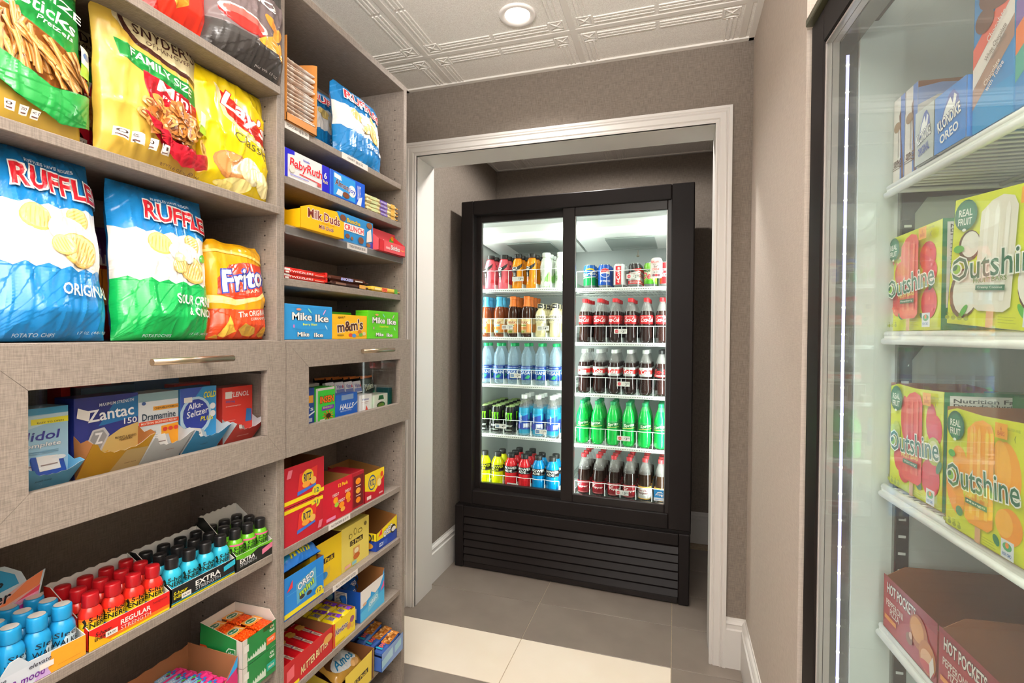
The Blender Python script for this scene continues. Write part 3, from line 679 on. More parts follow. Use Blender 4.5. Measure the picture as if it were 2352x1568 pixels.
KINDS['vitamin'] = bottle('blue_drink_bottle', 'bottle', VW, [mat('8fc9dd', .06, spec=.6, alpha=.55)]*2+[mat('3aa7cf', .08, alpha=.8)]*2+[CLR]*3, (.0165, .205, .228), 'e9e9e4', (.0329, .035, .125, '3f55b4'),
    [('r', 0, .62, 1, 1, '34a5d2'), ('p', [(.2, .4), (.8, .4), (.8, .95), (.2, .7)], '2a4fa8'), ('t', 'water', .42, .66, .42, .12, 'f0f4fa', {'r': 90}), ('r', .55, .1, .9, .38, 'd9dbe8'), ('r', .6, .12, .85, .16, '3a3f78'), ('r', .1, .05, .4, .3, '5a4fb8')])
PW = [(.030, 0), (.0355, .004), (.0365, .012), (.0365, .050), (.0350, .060), (.0365, .070), (.0365, .115), (.0350, .125), (.0235, .150), (.0185, .156), (.0185, .162)]
for nm, c1 in (('poweryellow', 'dfe80c'), ('powerred', 'd0242c'), ('powerblue', '0a86c6')):
    KINDS[nm] = bottle('sports_drink_bottle', 'bottle', PW, c1, (.0205, .158, .182), '2b2b2a', (.0369, .076, .114, '1f1c20'),
        [('t', 'POWER', .52, .72, .62, .36, 'f1f1ee' if nm != 'poweryellow' else 'dfe80c', {'b': .05}), ('t', 'ADE', .40, .30, .36, .34, 'f1f1ee' if nm != 'poweryellow' else 'dfe80c', {'b': .05}), ('r', .62, .1, .86, .16, '8a8a88')])
def can(name, h, r, body, els, top='c9cbca', tabc=None):
    o = empty(name, None, 'can')
    B().lathe([(r*.72, 0), (r*.86, .003), (r, .011), (r, h-.014), (r*.83, h-.003), (r*.83, h), (r*.80, h-.001), (r*.78, h-.004), (0, h-.0042)], [mat('7d807f', .5, metal=.5)]*2+[mat(body, .25, spec=.6)]+[mat(body, .25)]+[mat(top, .25, metal=.7)]*4, 26).build('can_body', o)
    if els:
        W, H, S = WR(r, .011, h-.014); ink('print', o, els, W, H, S, nu=14, rough=.25)
    t = B().lathe([(.0035, h-.0040), (.0065, h-.0036), (.0065, h-.0028), (.0035, h-.0026)], mat(tabc or 'c9cbca', .3, metal=.6), 10, (0, -.006, 0)); t.box(-.004, .004, -.004, .010, h-.0036, h-.0028, mat(tabc or 'c9cbca', .3, metal=.6)); t.build('pull_tab', o)
    return o
def claw(x, w_=.13): return [('p', [(x, .92), (x+w_, .94), (x+w_*.75, .55), (x+w_*.9, .35), (x+w_*.45, .02), (x+w_*.35, .4), (x+w_*.2, .8)], '6fd61e')]
KINDS['monster'] = can('energy_can', .157, .0325, '191a17', [(e[0], [(a, .45+b*.42) for a, b in e[1]], e[2]) for e in claw(.30)+claw(.44)+claw(.58)]+[('t', 'ENERGY', .5, .28, .46, .08, 'dfe3da'), ('e', .5, .10, .2, .035, '8a9088')], 'b9d08a', '8fc63a')
KINDS['c1'] = can('soda_can', .122, .033, '1b5fae', [('r', 0, 0, 1, .50, '0c8c44'), ('e', .56, .80, .24, .14, 'f0c419'), ('e', .54, .74, .24, .12, '1b5fae'), ('t', 'Sprite', .5, .60, .72, .26, 'f2f6f2', {'o': ('0a5a30', .04), 's': .3, 'b': .04, 'r': 8}), ('p', [(0, .36), (1, .48), (1, .52), (0, .40)], 'f2f6f2')])
KINDS['c2'] = can('soda_can', .122, .033, '1f55b5', [('e', .5, .66, .25, .26, 'f4f4f2'), ('p', [(.28, .70), (.32, .84), (.5, .92), (.68, .84), (.72, .74), (.5, .70)], 'd5343c'), ('p', [(.28, .60), (.5, .64), (.72, .58), (.62, .46), (.5, .42), (.38, .46)], '2355b5'), ('t', 'pepsi', .52, .22, .5, .14, 'f1f3f8', {'b': .02})])
KINDS['c3'] = can('soda_can', .122, .033, 'd9dbda', [('r', .34, .0, .60, 1, 'd9262c'), ('t', 'Coke', .47, .60, .60, .2, 'ffffff', {'r': 90, 'b': .04, 's': .2}), ('t', 'diet', .47, .22, .22, .12, 'ffffff', {'r': 90})])
KINDS['c4'] = can('soda_can', .122, .033, '37302e', [('p', [(0, 0), (1, 0), (1, .78), (0, .58)], 'e2ddd8'), ('p', [(.34, .80), (1, .92), (1, .70), (.5, .70)], 'd8262a'), ('t', 'Coca-Cola', .5, .52, .8, .3, 'd8262a', {'s': .3, 'b': .02}), ('r', 0, .02, 1, .2, 'd8262a'), ('t', 'ZERO SUGAR', .5, .11, .6, .09, 'ffffff')])
KINDS['c5'] = can('soda_can', .122, .033, '7fc63a', [('r', 0, .5, 1, .78, 'dfe8c8'), ('t', 'Dew', .5, .44, .66, .36, 'd8343c', {'b': .05, 's': .2, 'o': ('f0f4e4', .04)}), ('t', 'Mtn', .36, .72, .36, .18, '1d6a34', {'b': .04, 's': .2}), ('p', [(.1, 0), (.9, 0), (.7, .2), (.3, .18)], '4fae22')])
KINDS['c6'] = can('soda_can', .122, .033, 'cf2026', [('t', 'Coca-Cola', .5, .5, .7, .3, 'ffffff', {'s': .3}), ('r', 0, .68, 1, .72, 'e9e4e0')])
USED = set()
ORD = 'first second third fourth fifth sixth seventh eighth ninth tenth eleventh twelfth thirteenth fourteenth fifteenth sixteenth seventeenth eighteenth'.split()
def put(kind, u, w_, z, label, group=None, rot=None):
    o = KINDS[kind]
    if kind in USED: o = dup(o)
    USED.add(kind); pose(o, fpos(u, w_, z+.0022), FA+(rnd.uniform(-.35, .35) if rot is None else rot)); o['label'] = label
    if group: o['group'] = group
    elif 'group' in o: del o['group']
    return o
def rows(kinds, side, sh, x0, pitch, z, nrow, dw, desc, place, w0=.172, jit=.004, skip=()):
    for i, k in enumerate(kinds):
        if not k: continue
        nr = nrow[i] if isinstance(nrow, (list, tuple)) else nrow
        for j in range(nr):
            d = desc[k]
            if j == 0: put(k, x0+i*pitch, w0+rnd.uniform(0, jit), z, '%s, %s from left in front row on %s' % (d, ORD[i], place), d.split(' ')[0]+' drinks on '+place)
            else: put(k, x0+i*pitch+rnd.uniform(-.002, .002), w0+dw*j, z, '%s, %s row back, %s column, %s' % (d, ORD[j], ORD[i], place), d.split(' ')[0]+' drinks on '+place)
rows(['armorred', 'armorred', 'armororange', 'armororange', 'armorwhite', 'armorwhite'], 'L', 0, .136, .0835, LS[0], 3, .069, {'armorred': 'red-pink sports drink', 'armororange': 'orange sports drink', 'armorwhite': 'white-green sports drink'}, 'top left-door shelf')
rows(['teablue', 'teablue', 'teaorange', 'teaorange', 'shake', 'shake'], 'L', 1, .112, .0817, LS[1], 4, .068, {'teablue': 'blue-capped tea bottle', 'teaorange': 'orange-capped tea bottle', 'shake': 'cream shake bottle'}, 'second left-door shelf')
rows(['water']*6, 'L', 2, .112, .0825, LS[2], 2, .070, {'water': 'green-capped water bottle'}, 'third left-door shelf')
rows(['monster']*3, 'L', 3, .098, .083, LS[3], 6, .067, {'monster': 'black green-clawed can'}, 'fourth left-door shelf')
for i in range(3):
    for j in range(3):
        put('vitamin', .348+i*.082, .172+j*.068, LS[3], ('blue drink bottle with white cap, %s of the three beside black cans' % ORD[i]) if j == 0 else 'blue drink bottle, %s row back, %s column beside black cans' % (ORD[j], ORD[i]), 'white-capped blue drinks, column '+ORD[i])
for i, (k, n) in enumerate((('poweryellow', 1), ('poweryellow', 2), ('powerred', 3), ('powerred', 3), ('powerblue', 2), ('powerblue', 2))):
    c = {'poweryellow': 'yellow', 'powerred': 'red', 'powerblue': 'blue'}[k]
    for j in range(n): put(k, .108+i*.0815, .172+j*.075, LS[4], '%s sports drink with black cap, bottom left shelf, %s column, %s from front' % (c, ORD[i], ORD[j]), 'black-capped sports drinks on the bottom shelf', rot=.2)
rows(['c1', 'c2', 'c3', 'c4', 'c5', 'c6'], 'R', 0, .713, .0795, RSH[0]+.004, 3, .067, {'c1': 'blue and green soda can', 'c2': 'blue round-logo soda can', 'c3': 'silver red-striped can', 'c4': 'black and red can', 'c5': 'lime-green soda can', 'c6': 'red soda can'}, 'top right-door shelf')
rows(['cola']*6, 'R', 1, .690, .0805, RSH[1], 4, .067, {'cola': 'red-capped cola bottle'}, 'second right-door shelf')
rows(['diet']*5+['zero'], 'R', 2, .688, .0805, RSH[2], 4, .067, {'diet': 'white-capped diet cola', 'zero': 'black-capped cola'}, 'third right-door shelf')
rows(['lime']*6, 'R', 3, .681, .082, RSH[3], 3, .068, {'lime': 'green lime soda bottle'}, 'fourth right-door shelf')
rows(['pepper']*4+['dietpepper']*2, 'R', 4, .692, .0805, RSH[4], 4, .067, {'pepper': 'maroon-labelled soda bottle', 'dietpepper': 'white-labelled soda bottle'}, 'bottom right-door shelf')
# ================================================================ glass-door freezer, right (local x runs toward the camera, y into the cabinet)
ZO = (.283, 1.27); ZA = math.radians(-90+4.3)
def zpos(u, w_, z): return (ZO[0]+u*math.cos(ZA)-w_*math.sin(ZA), ZO[1]+u*math.sin(ZA)+w_*math.cos(ZA), z)
fz = empty('glass_door_freezer', 'upright freezer with black-framed glass door along the right wall', 'freezer', loc=zpos(0, 0, 0), rz=ZA)
FL = mat('c9d1cb', .5); FLG = mat('ced6d1', .45); MULL = mat('7d7b77', .22, metal=.85); SPA = mat('b3a9a4', .35, metal=.3)
u0, u1, ZB = -.02, .80, 1.985
b = B(); b.box(u0, u0+.05, .03, .80, .05, 2.0, BLK, .002); b.box(u1-.05, u1, .03, .80, .05, 2.0, BLK, .002); b.box(u0, u1, .03, .10, 1.94, 2.0, BLK, .002); b.box(u0, u1, .10, .80, 2.045, 2.06, BLK); b.box(u0, u0+.05, .10, .8, 2.0, 2.045, BLK); b.box(u1-.05, u1, .10, .8, 2.0, 2.045, BLK); b.box(u0, u1, .76, .8, 2.0, 2.045, BLK); b.box(u0, u1, .76, .80, .05, 2.0, BLK); b.box(u0, u1, .0, .80, .05, .16, BLK, .002); b.build('cabinet_shell', fz)
b = B(); b.box(.030, .060, .066, .76, .16, 2.045, FLG); b.box(u1-.06, u1-.05, .05, .76, .16, 1.94, FL); b.box(.03, u1-.05, .74, .76, .16, 2.045, FLG); b.box(.03, u1-.05, .05, .76, .16, .18, FL); b.box(.03, u1-.05, .102, .76, 2.035, 2.045, FLG); b.build('liner', fz)
b = B(); fw_ = .074
b.box(u0, u0+fw_, 0, .028, .17, ZB, BLK, .003); b.box(u1-fw_, u1, 0, .028, .17, ZB, BLK, .003); b.box(u0+fw_, u1-fw_, 0, .028, 1.911, ZB, BLK, .003); b.box(u0+fw_, u1-fw_, 0, .028, .17, .24, BLK, .003)
dz_ = b.build('door', fz)
b = B(); i0, i1 = u0+fw_, u1-fw_
for a, c in ((.004, .0155), (.017, .029)):
    b.box(i0, i0+.004, a, c, .24, 1.911, SPA); b.box(i1-.004, i1, a, c, .24, 1.911, SPA); b.box(i0, i1, a, c, 1.907, 1.911, SPA); b.box(i0, i1, a, c, .24, .244, SPA)
b.build('gasket', dz_)
B().box(i0+.004, i1-.004, .006, .010, .244, 1.907, glassy('freezer_glass', 'fafdfb', .05, .01, .05)).build('glass_pane', dz_)
B().box(u1-.05, u1-.02, -.045, -.03, .8, 1.5, BLKS, .004).box(u1-.045, u1-.03, -.03, 0, .82, .86, BLKS).box(u1-.045, u1-.03, -.03, 0, 1.44, 1.48, BLKS).build('door_handle', dz_)
B().box(u0-.003, u1+.003, -.012, .03, 1.987, 2.004, mat('4a4a38', .35), .002).build('top_rail', fz)
b = B(); b.box(.030, .0535, .030, .066, .18, 1.925, MULL, .001); b.box(.03, u1-.05, .030, .066, 1.905, 1.925, MULL, .001); b.build('mullion', fz)
b = B(); b.box(.0535, .0550, .043, .0485, .22, 1.88, mat('b9b6ff', .4, em=1.6)); b.build('led_strip', fz)
b = B()
for i in range(30): b.lathe([(.0032, 0), (.0026, .0012), (0, .0016)], mat('ffffff', .4, em=16), 8, (.0550, .0457, .25+i*.0555), ax='x')
b.build('led_diode', fz)
light('freezer_led_lamp', 'AREA', zpos(.060, .052, 1.05), .3, (.88, .92, 1), (math.radians(90), 0, ZA-math.radians(70)), shape='RECTANGLE', size=.012, size_y=1.6)
light('freezer_led_lamp', 'AREA', zpos(.70, .075, 1.05), 2.3, (.92, 1, .96), (math.radians(90), 0, ZA+math.radians(50)), shape='RECTANGLE', size=.012, size_y=1.6)
# slotted pilasters, brackets, shelves
PIL = mat('5c5854', .3, metal=.8)
for uu, sg in ((.060, 1), (u1-.060, -1)):
    b = B().box(uu, uu+sg*.006, .140, .166, .20, 1.592, PIL, .001)
    b.box(uu, uu+sg*.010, .138, .141, .20, 1.592, mat('9a9894', .25, metal=.9)); p = b.build('pilaster', fz)
    b = B()
    for i in range(39): b.box(uu+sg*.0058, uu+sg*.0068, .147, .160, .235+i*.0347, .240+i*.0347, mat('dfe3df', .4))
    tag(b.build('slot', p), kind='stuff')
ZSH = [1.603, 1.311, 1.004, .722, .44]
for z in ZSH:
    s = B(); x0, x1 = .072, u1-.075
    s.tube([(x0, .118, z-.006), (x1, .118, z-.006)], .0062, WIRE, 10); s.tube([(x0, .113, z-.020), (x1, .113, z-.020)], .0062, WIRE, 10)
    s.box(x0, x1, .113, .119, z-.022, z-.005, WIRE); s.tube([(x0+.004, .118, z-.012), (x0+.004, .70, z-.012)], .005, WIRE, 8); s.tube([(x1-.004, .118, z-.012), (x1-.004, .70, z-.012)], .005, WIRE, 8)
    o = s.build('wire_shelf', fz); g = B()
    for i in range(30): g.tube([(x0+.016+i*.0205, .112, z-.006), (x0+.016+i*.0205, .70, z-.0045)], .0023, WIRE, 5)
    for y in (.3, .5, .69): g.tube([(x0, y, z-.011), (x1, y, z-.011)], .004, WIRE, 6)
    tag(g.build('shelf_wire', o), kind='stuff')
    for uu, sg in ((.060, 1), (u1-.060, -1)):
        B().prism([(.14, z-.070), (.155, z-.070), (.185, z-.026), (.40, z-.020), (.40, z-.012), (.14, z-.012)], lambda y, zz, k: (uu+sg*(.006+k*.004), y, zz), 0, 1, PIL).build('bracket', fz)
def zput(o, u, w_, z, rz=0, ry=0): return pose(o, zpos(u, w_, z+.001), ZA+rz, 0, ry)
def fruitbox(name, label, w_, h, d, bar, bar2, fruit, blobs_, veg=None, flav='Raspberry', fcol='1d6a4a', opened=True, real='FRUIT'):
    Y = 'd8e21c'
    el = []
    for (x, y, rx, ry, c, *r) in blobs_: el.append(('e', x, y, rx, ry, c, *(r or [0])))
    el += [('p', [(.30, .15), (.36, .12), (.60, .12), (.66, .16), (.66, .86), (.62, .93), (.52, .955), (.42, .93), (.32, .86)], bar)]
    for x in (.38, .48, .58): el.append(('p', [(x-.02, .2), (x+.02, .2), (x+.02, .85), (x, .90), (x-.02, .85)], bar2))
    el += [('p', [(.45, .0), (.52, .0), (.52, .12), (.45, .12)], 'd9a87a'), ('e', .16, .86, .125, .12, '1f6a4c'), ('e', .16, .86, .10, .095, '2d7d5c'), ('t', 'REAL', .16, .88, .15, .055, 'f1f5ea', {'b': .04, 'k': 0}), ('t', real, .16, .81, .15, .055, 'f1f5ea', {'b': .04}), ('e', .16, .745, .022, .012, 'f1f5ea'),
           ('t', 'Outshine', .51, .475, .92, .19, fcol, {'o': ('f7faf0', .05), 'r': 5, 'b': .015}), ('e', .115, .44, .06, .05, 'f7faf0'), ('e', .115, .44, .045, .038, '8fc63a'), ('e', .10, .45, .03, .02, fcol, 30),
           ('t', 'FRUIT BARS', .47, .355, .32, .035, 'e9e25a' if bar != 'ece9d8' else '6d8a3a', {'r': 4, 'b': .02}), ('r', .34, .275, .62, .315, fcol), ('t', flav, .48, .295, .24, .022, 'f1f5ea'),
           ('r', .70, .86, .84, .97, 'f0a41c'), ('t', '6\nBARS', .77, .915, .08, .07, 'c2571c'), ('t', 'GLUTEN FREE', .91, .94, .14, .02, '8a9a1c'), ('t', '(', .93, .88, .02, .05, '6b7d1c')]
    for i in range(4): el += [('e', .06+i*.075, .055, .026, .018, '9aa81c'), ('t', ('90', '0g', '15', '0g')[i], .06+i*.075, .085, .035, .022, '7d8a1c')]
    el += [('r', .60, .045, .76, .05, 'b3bd1c'), ('r', .60, .065, .74, .07, 'b3bd1c'), ('r', .60, .085, .76, .09, 'b3bd1c'), ('r', .82, .03, .96, .16, 'e6eef2'), ('e', .89, .115, .05, .03, '4aa56a'), ('e', .89, .125, .02, .02, 'e88a3a'), ('t', 'NON GMO', .89, .06, .10, .025, '3f6fae')]
    side = [('r', 0, 0, 1, 1, '2b7d4e'), ('r', .06, .2, .94, .97, 'f3efe9'), ('t', 'Nutrition Facts', .5, .93, .8, .035, '3a3532', {'b': .04}), ('t', 'Datos de Nutricion', .5, .89, .8, .03, '3a3532', {'b': .03}), ('r', .1, .85, .9, .86, '6b5a52')]
    side += [('r', .1, .80-i*.035, .55+.3*((i*7) % 3)/2, .808-i*.035, '9a908a') for i in range(16)]+[('r', .1, .16-i*.03, .9, .172-i*.03, 'dfe8dc') for i in range(4)]
    if opened: o = tray(name, label, 'ice pop box', w_, d, h, Y, 'a8714a', {'F': [(0, .965), (.15, 1), (.5, .985), (1, 1)], 'K': [(0, 1), (.4, .97), (1, 1)]}, {'F': el, 'R': side, 'L': side}, rough=.3)
    else: o = carton(name, label, 'ice pop box', w_, d, h, Y, {'F': el, 'R': side, 'L': side}, rough=.3)
    return o
ras = [(.22, .60, .12, .12, 'd83038'), (.76, .70, .15, .14, 'dc2a34'), (.80, .55, .13, .12, 'e03c44'), (.18, .28, .13, .13, 'd42a32'), (.80, .26, .14, .15, 'd93038'), (.84, .42, .06, .03, '2b7d4e', 40), (.26, .15, .06, .03, '2b7d4e', -20), (.1, .4, .05, .03, '2b7d4e', 30), (.70, .13, .06, .025, '2b7d4e', -30)]
for i in range(26): ras.append((.10+.78*rnd.random(), rnd.choice((.27, .58, .68))+rnd.uniform(-.08, .08), .016, .014, rnd.choice(('f07078', 'c2202a', 'ee5a60'))))
o = fruitbox('ice_pop_box', 'lime-green ice pop box picturing a red raspberry bar, upper shelf', .194, .188, .11, 'e2564a', 'ea7a62', None, ras, opened=False); zput(o, .145, .130+.055, 1.311, rz=-.04)
coc = [(.86, .74, .13, .20, '6b4a2e', -12), (.84, .75, .11, .18, 'f3f2e6', -12), (.20, .62, .12, .12, '6b4a2e'), (.21, .63, .10, .10, 'f3f2e6'), (.18, .25, .16, .20, '6b4a2e', -10), (.20, .26, .14, .18, 'f1f0e2', -10), (.85, .30, .15, .20, '5a3a24', 14), (.83, .32, .13, .18, 'f3f2e6', 14), (.80, .90, .08, .03, '4fae3a', 60), (.93, .55, .10, .03, '5cbf3a', 40), (.2, .11, .06, .025, '4fae3a', 50), (.76, .13, .06, .025, '4fae3a', -50), (.10, .60, .06, .03, '4fae3a')]
o = fruitbox('ice_pop_box', 'yellow-green ice pop box picturing a white coconut bar, tilted beside the raspberry one', .205, .190, .11, 'ece9d8', 'f7f5ea', None, coc, flav='Creamy Coconut', opened=False); zput(o, .398, .108+.055, 1.3125, rz=.03, ry=math.radians(5))
stw = [(.30, .70, .07, .2, 'd83a32'), (.80, .72, .09, .16, 'd4282e'), (.88, .66, .10, .13, 'd93038'), (.20, .30, .10, .13, 'd2202a'), (.80, .24, .16, .16, 'cf2028'), (.32, .20, .12, .12, 'd62a32'), (.86, .48, .12, .12, 'b9c83a'), (.86, .48, .09, .09, 'dfe49a'), (.15, .54, .08, .10, 'c3cf4a'), (.95, .36, .07, .03, '2b7d4e', 60), (.62, .12, .05, .03, '2b7d4e')]
o = fruitbox('ice_pop_box', 'lime-green opened ice pop box picturing strawberries and lime, second-lowest visible shelf', .182, .203, .13, 'e04a44', 'e86a5a', None, stw, flav='Variety'); zput(o, .156, .130+.065, 1.004)
o = carton('ice_pop_box', 'green-sided ice pop box behind the strawberry one', 'ice pop box', .17, .10, .200, '1f8a4a', {'F': [('r', 0, 0, 1, 1, '1f8a4a'), ('e', .3, .88, .05, .03, 'c9dc3a'), ('e', .6, .88, .05, .03, 'c9dc3a')]}); zput(o, .262, .275, 1.004)
mg = [(.20, .58, .10, .12, 'f6a51c', 20), (.80, .62, .15, .22, 'f7a81e', 10), (.74, .66, .10, .18, 'fbb83a', 10), (.15, .30, .12, .18, 'f6a01a', 25), (.84, .24, .14, .13, 'f39a14', -20), (.78, .25, .10, .10, 'fbb83a'), (.88, .47, .07, .03, '2b7d4e', -60), (.22, .17, .05, .04, '2b7d4e'), (.70, .10, .05, .03, '2b7d4e', -50), (.10, .62, .05, .03, '4fae3a')]
o = fruitbox('ice_pop_box', 'yellow opened ice pop box picturing an orange mango bar', .170, .186, .17, 'f7a41c', 'fbc04a', None, mg, flav='Mango'); zput(o, .384, .108+.085, 1.004)
o = carton('ice_pop_box', 'lime-green box standing behind the mango ice pop box', 'ice pop box', .16, .1, .192, 'a8cf2a', {'F': [('e', .5, .9, .4, .12, '7fb82a')]}); zput(o, .49, .345, 1.004)
# filled-pastry trays at the bottom: printed fronts, bare card inside
def pastry(label, u, w_=.185, h=.105, dd=.36):
    el = [('p', [(.0, .92), (.08, .92), (.3, .86), (.55, .8), (.9, .8), (1, .8), (1, 1), (0, 1)], '8e1c28'), ('t', 'HOT POCKETS', .36, .80, .56, .20, 'f1ece6', {'b': .04, 'o': ('2a1618', .05)}), ('t', 'PEPPERONI\nPIZZA', .24, .46, .34, .26, 'e9d9d0', {'b': .03}), ('r', .04, .20, .28, .28, 'e08a2e'),
          ('e', .70, .55, .16, .28, 'b5652a', -20), ('e', .68, .58, .12, .20, 'd9964a', -20), ('e', .86, .30, .14, .26, 'c47a3a', 15), ('e', .86, .26, .11, .16, 'e8b48a'), ('e', .86, .15, .12, .08, 'c23a3a'), ('e', .55, .30, .06, .1, '8a5a3a'), ('p', [(.92, .02), (.98, .2), (.96, .42), (.90, .25)], 'efe9e2'), ('e', .58, .38, .03, .06, 'd9b09a')]
    o = tray('pastry_tray', label, 'food box', w_, dd, h, 'a3222c', '8a5534', {'F': [(0, .93), (.03, 1), (1, .88)], 'L': [(0, 1.2), (.9, 1.15), (1, .93)], 'R': [(0, .88), (1, 1.15)], 'K': [(0, 1.15), (.5, 1.1), (1, 1.2)]}, {'F': el}, rough=.35)
    return zput(o, u, .115+dd/2, .722)
pastry('maroon pastry box with open brown inside at far end of the lowest visible shelf', .178)
pastry('maroon pastry box with open brown inside, nearer one on the lowest visible shelf', .367)
# top shelf: ice cream boxes
def dove(label, u):
    el = [('r', 0, 0, 1, 1, 'e4ded6'), ('r', .62, 0, 1, 1, '5c7fc4'), ('p', [(.50, .78), (.66, .85), (.72, .5), (.9, .2), (.95, 0), (.78, 0), (.72, .3), (.6, .6)], '6d3f2a'), ('e', .35, .66, .3, .06, '9a7a5a'), ('t', 'Dove', .28, .22, .42, .28, '5a3a2c', {'r': 90}), ('r', .44, .3, .5, .6, 'b5aea6')]
    er = [('r', 0, 0, 1, 1, 'e6e1da'), ('p', [(0, .74), (.25, .84), (.6, .86), (1, .82), (1, 1), (0, 1)], '8fa6dc'), ('p', [(0, .93), (.3, .97), (.7, .95), (1, .95), (1, 1), (0, 1)], '9a6a4e'), ('p', [(.06, .68), (.16, .66), (.26, .60), (.14, .62)], '6b5048'), ('t', 'Dove', .50, .66, .66, .17, '5a443c', {'s': .2}), ('t', 'Take a moment', .36, .52, .6, .04, '5a4c46', {'s': .2})]+[('r', .06, .46-i*.035, .58-.1*(i % 2), .468-i*.035, '9a928c') for i in range(5)]
    return zput(carton('ice_cream_box', label, 'ice cream box', .043, .125, .168, 'd9d4cc', {'F': el, 'R': er}, rough=.35), u, .128+.0625, 1.603)
dove('white and blue ice cream box spine, nearest the freezer wall on the upper shelf', .0835)
dove('white ice cream box with curly brown lettering on its side, second from the freezer wall', .129)
def klon(label, u, c, w_, sub):
    el = [('r', 0, 0, 1, 1, c), ('p', [(.20, .45), (.30, .68), (.48, .90), (.62, .93), (.78, .78), (.80, .60)], '3a55a8'), ('p', [(.24, .50), (.36, .70), (.52, .84), (.60, .70), (.64, .86), (.72, .80), (.66, .60)], 'f1f4f2'), ('t', 'KLONDIKE', .48, .50, .74, .20, 'f4f6f2', {'b': .05, 'r': 12, 'o': ('22356e', .05)}), ('t', sub, .5, .24, .60, .16, 'f7f8f4' if c != 'b4bcb4' else '2f4a9a', {'b': .05, 'r': 10})]
    o = tray('ice_cream_tray', label, 'ice cream box', w_, .05, .094, c, 'cfd6da', {'F': [(0, .62), (.08, .74), (.4, .9), (.9, 1), (1, 1)], 'L': [(0, .62), (1, .62)]}, {'F': el}, rough=.3); return zput(o, u, .109+.025, 1.603)
klon('grey tray with a polar bear logo, low beside the curly-lettered box', .214, 'b4bcb4', .058, 'ORIGINAL'); klon('bright blue tray with a polar bear logo, beside the tall blue box', .2875, '2f7fd0', .083, 'OREO')
def popbox(label, u, w_, els): o = carton('novelty_box', label, 'ice cream box', w_, .14, .30, '2a86c8', {'F': els, 'R': [('r', 0, 0, 1, 1, '3aa0dc')], 'L': [('r', 0, 0, 1, 1, '3a9ad8')]}, rough=.3); return zput(o, u, .115+.07, 1.603)
popbox('tall blue ice cream box picturing brown chocolate pops', .376, .085, [('r', 0, 0, 1, .17, '0a8fd0'), ('p', [(0, .12), (1, .34), (1, .44), (0, .22)], 'a98474'), ('p', [(0, .22), (1, .44), (1, .54), (0, .32)], 'efe6e0'), ('p', [(0, .32), (1, .54), (1, .62), (0, .42)], 'e2624e'), ('e', .48, .68, .28, .14, '5a3528', 70), ('e', .65, .60, .25, .15, '6b4232', 75), ('e', .78, .64, .10, .055, 'f1ece2'), ('e', .78, .64, .05, .03, '4a3a34'), ('e', .3, .52, .2, .07, '6b4232', 70),
    ('t', 'Chocolate', .6, .45, .5, .035, 'f4ece6', {'r': 36}), ('t', 'White Chocolate\nwith Coffee', .62, .36, .6, .06, '8a7a72', {'r': 36}), ('t', 'Chocolate\nwith Toffee', .55, .23, .5, .06, 'e9ddd6', {'r': 36}), ('t', 'DIPPED\nCHOCOLATE', .6, .90, .6, .10, 'f1ece6', {'r': 40, 'b': .03})])
popbox('tall blue ice cream box with purple, orange and green stripes', .464, .085, [('p', [(0, .12), (1, .30), (1, .42), (0, .24)], '4aa898'), ('p', [(0, .24), (1, .42), (1, .54), (0, .36)], 'e8783a'), ('p', [(0, .36), (1, .54), (1, .66), (0, .48)], '7a5aa8'), ('e', .5, .78, .34, .12, '6b4232', 60), ('e', .3, .82, .1, .05, 'f1ece2'), ('t', 'Vanilla', .5, .52, .5, .04, 'f4ece6', {'r': 36}), ('t', 'Mango', .5, .38, .5, .04, 'f4ece6', {'r': 36})])
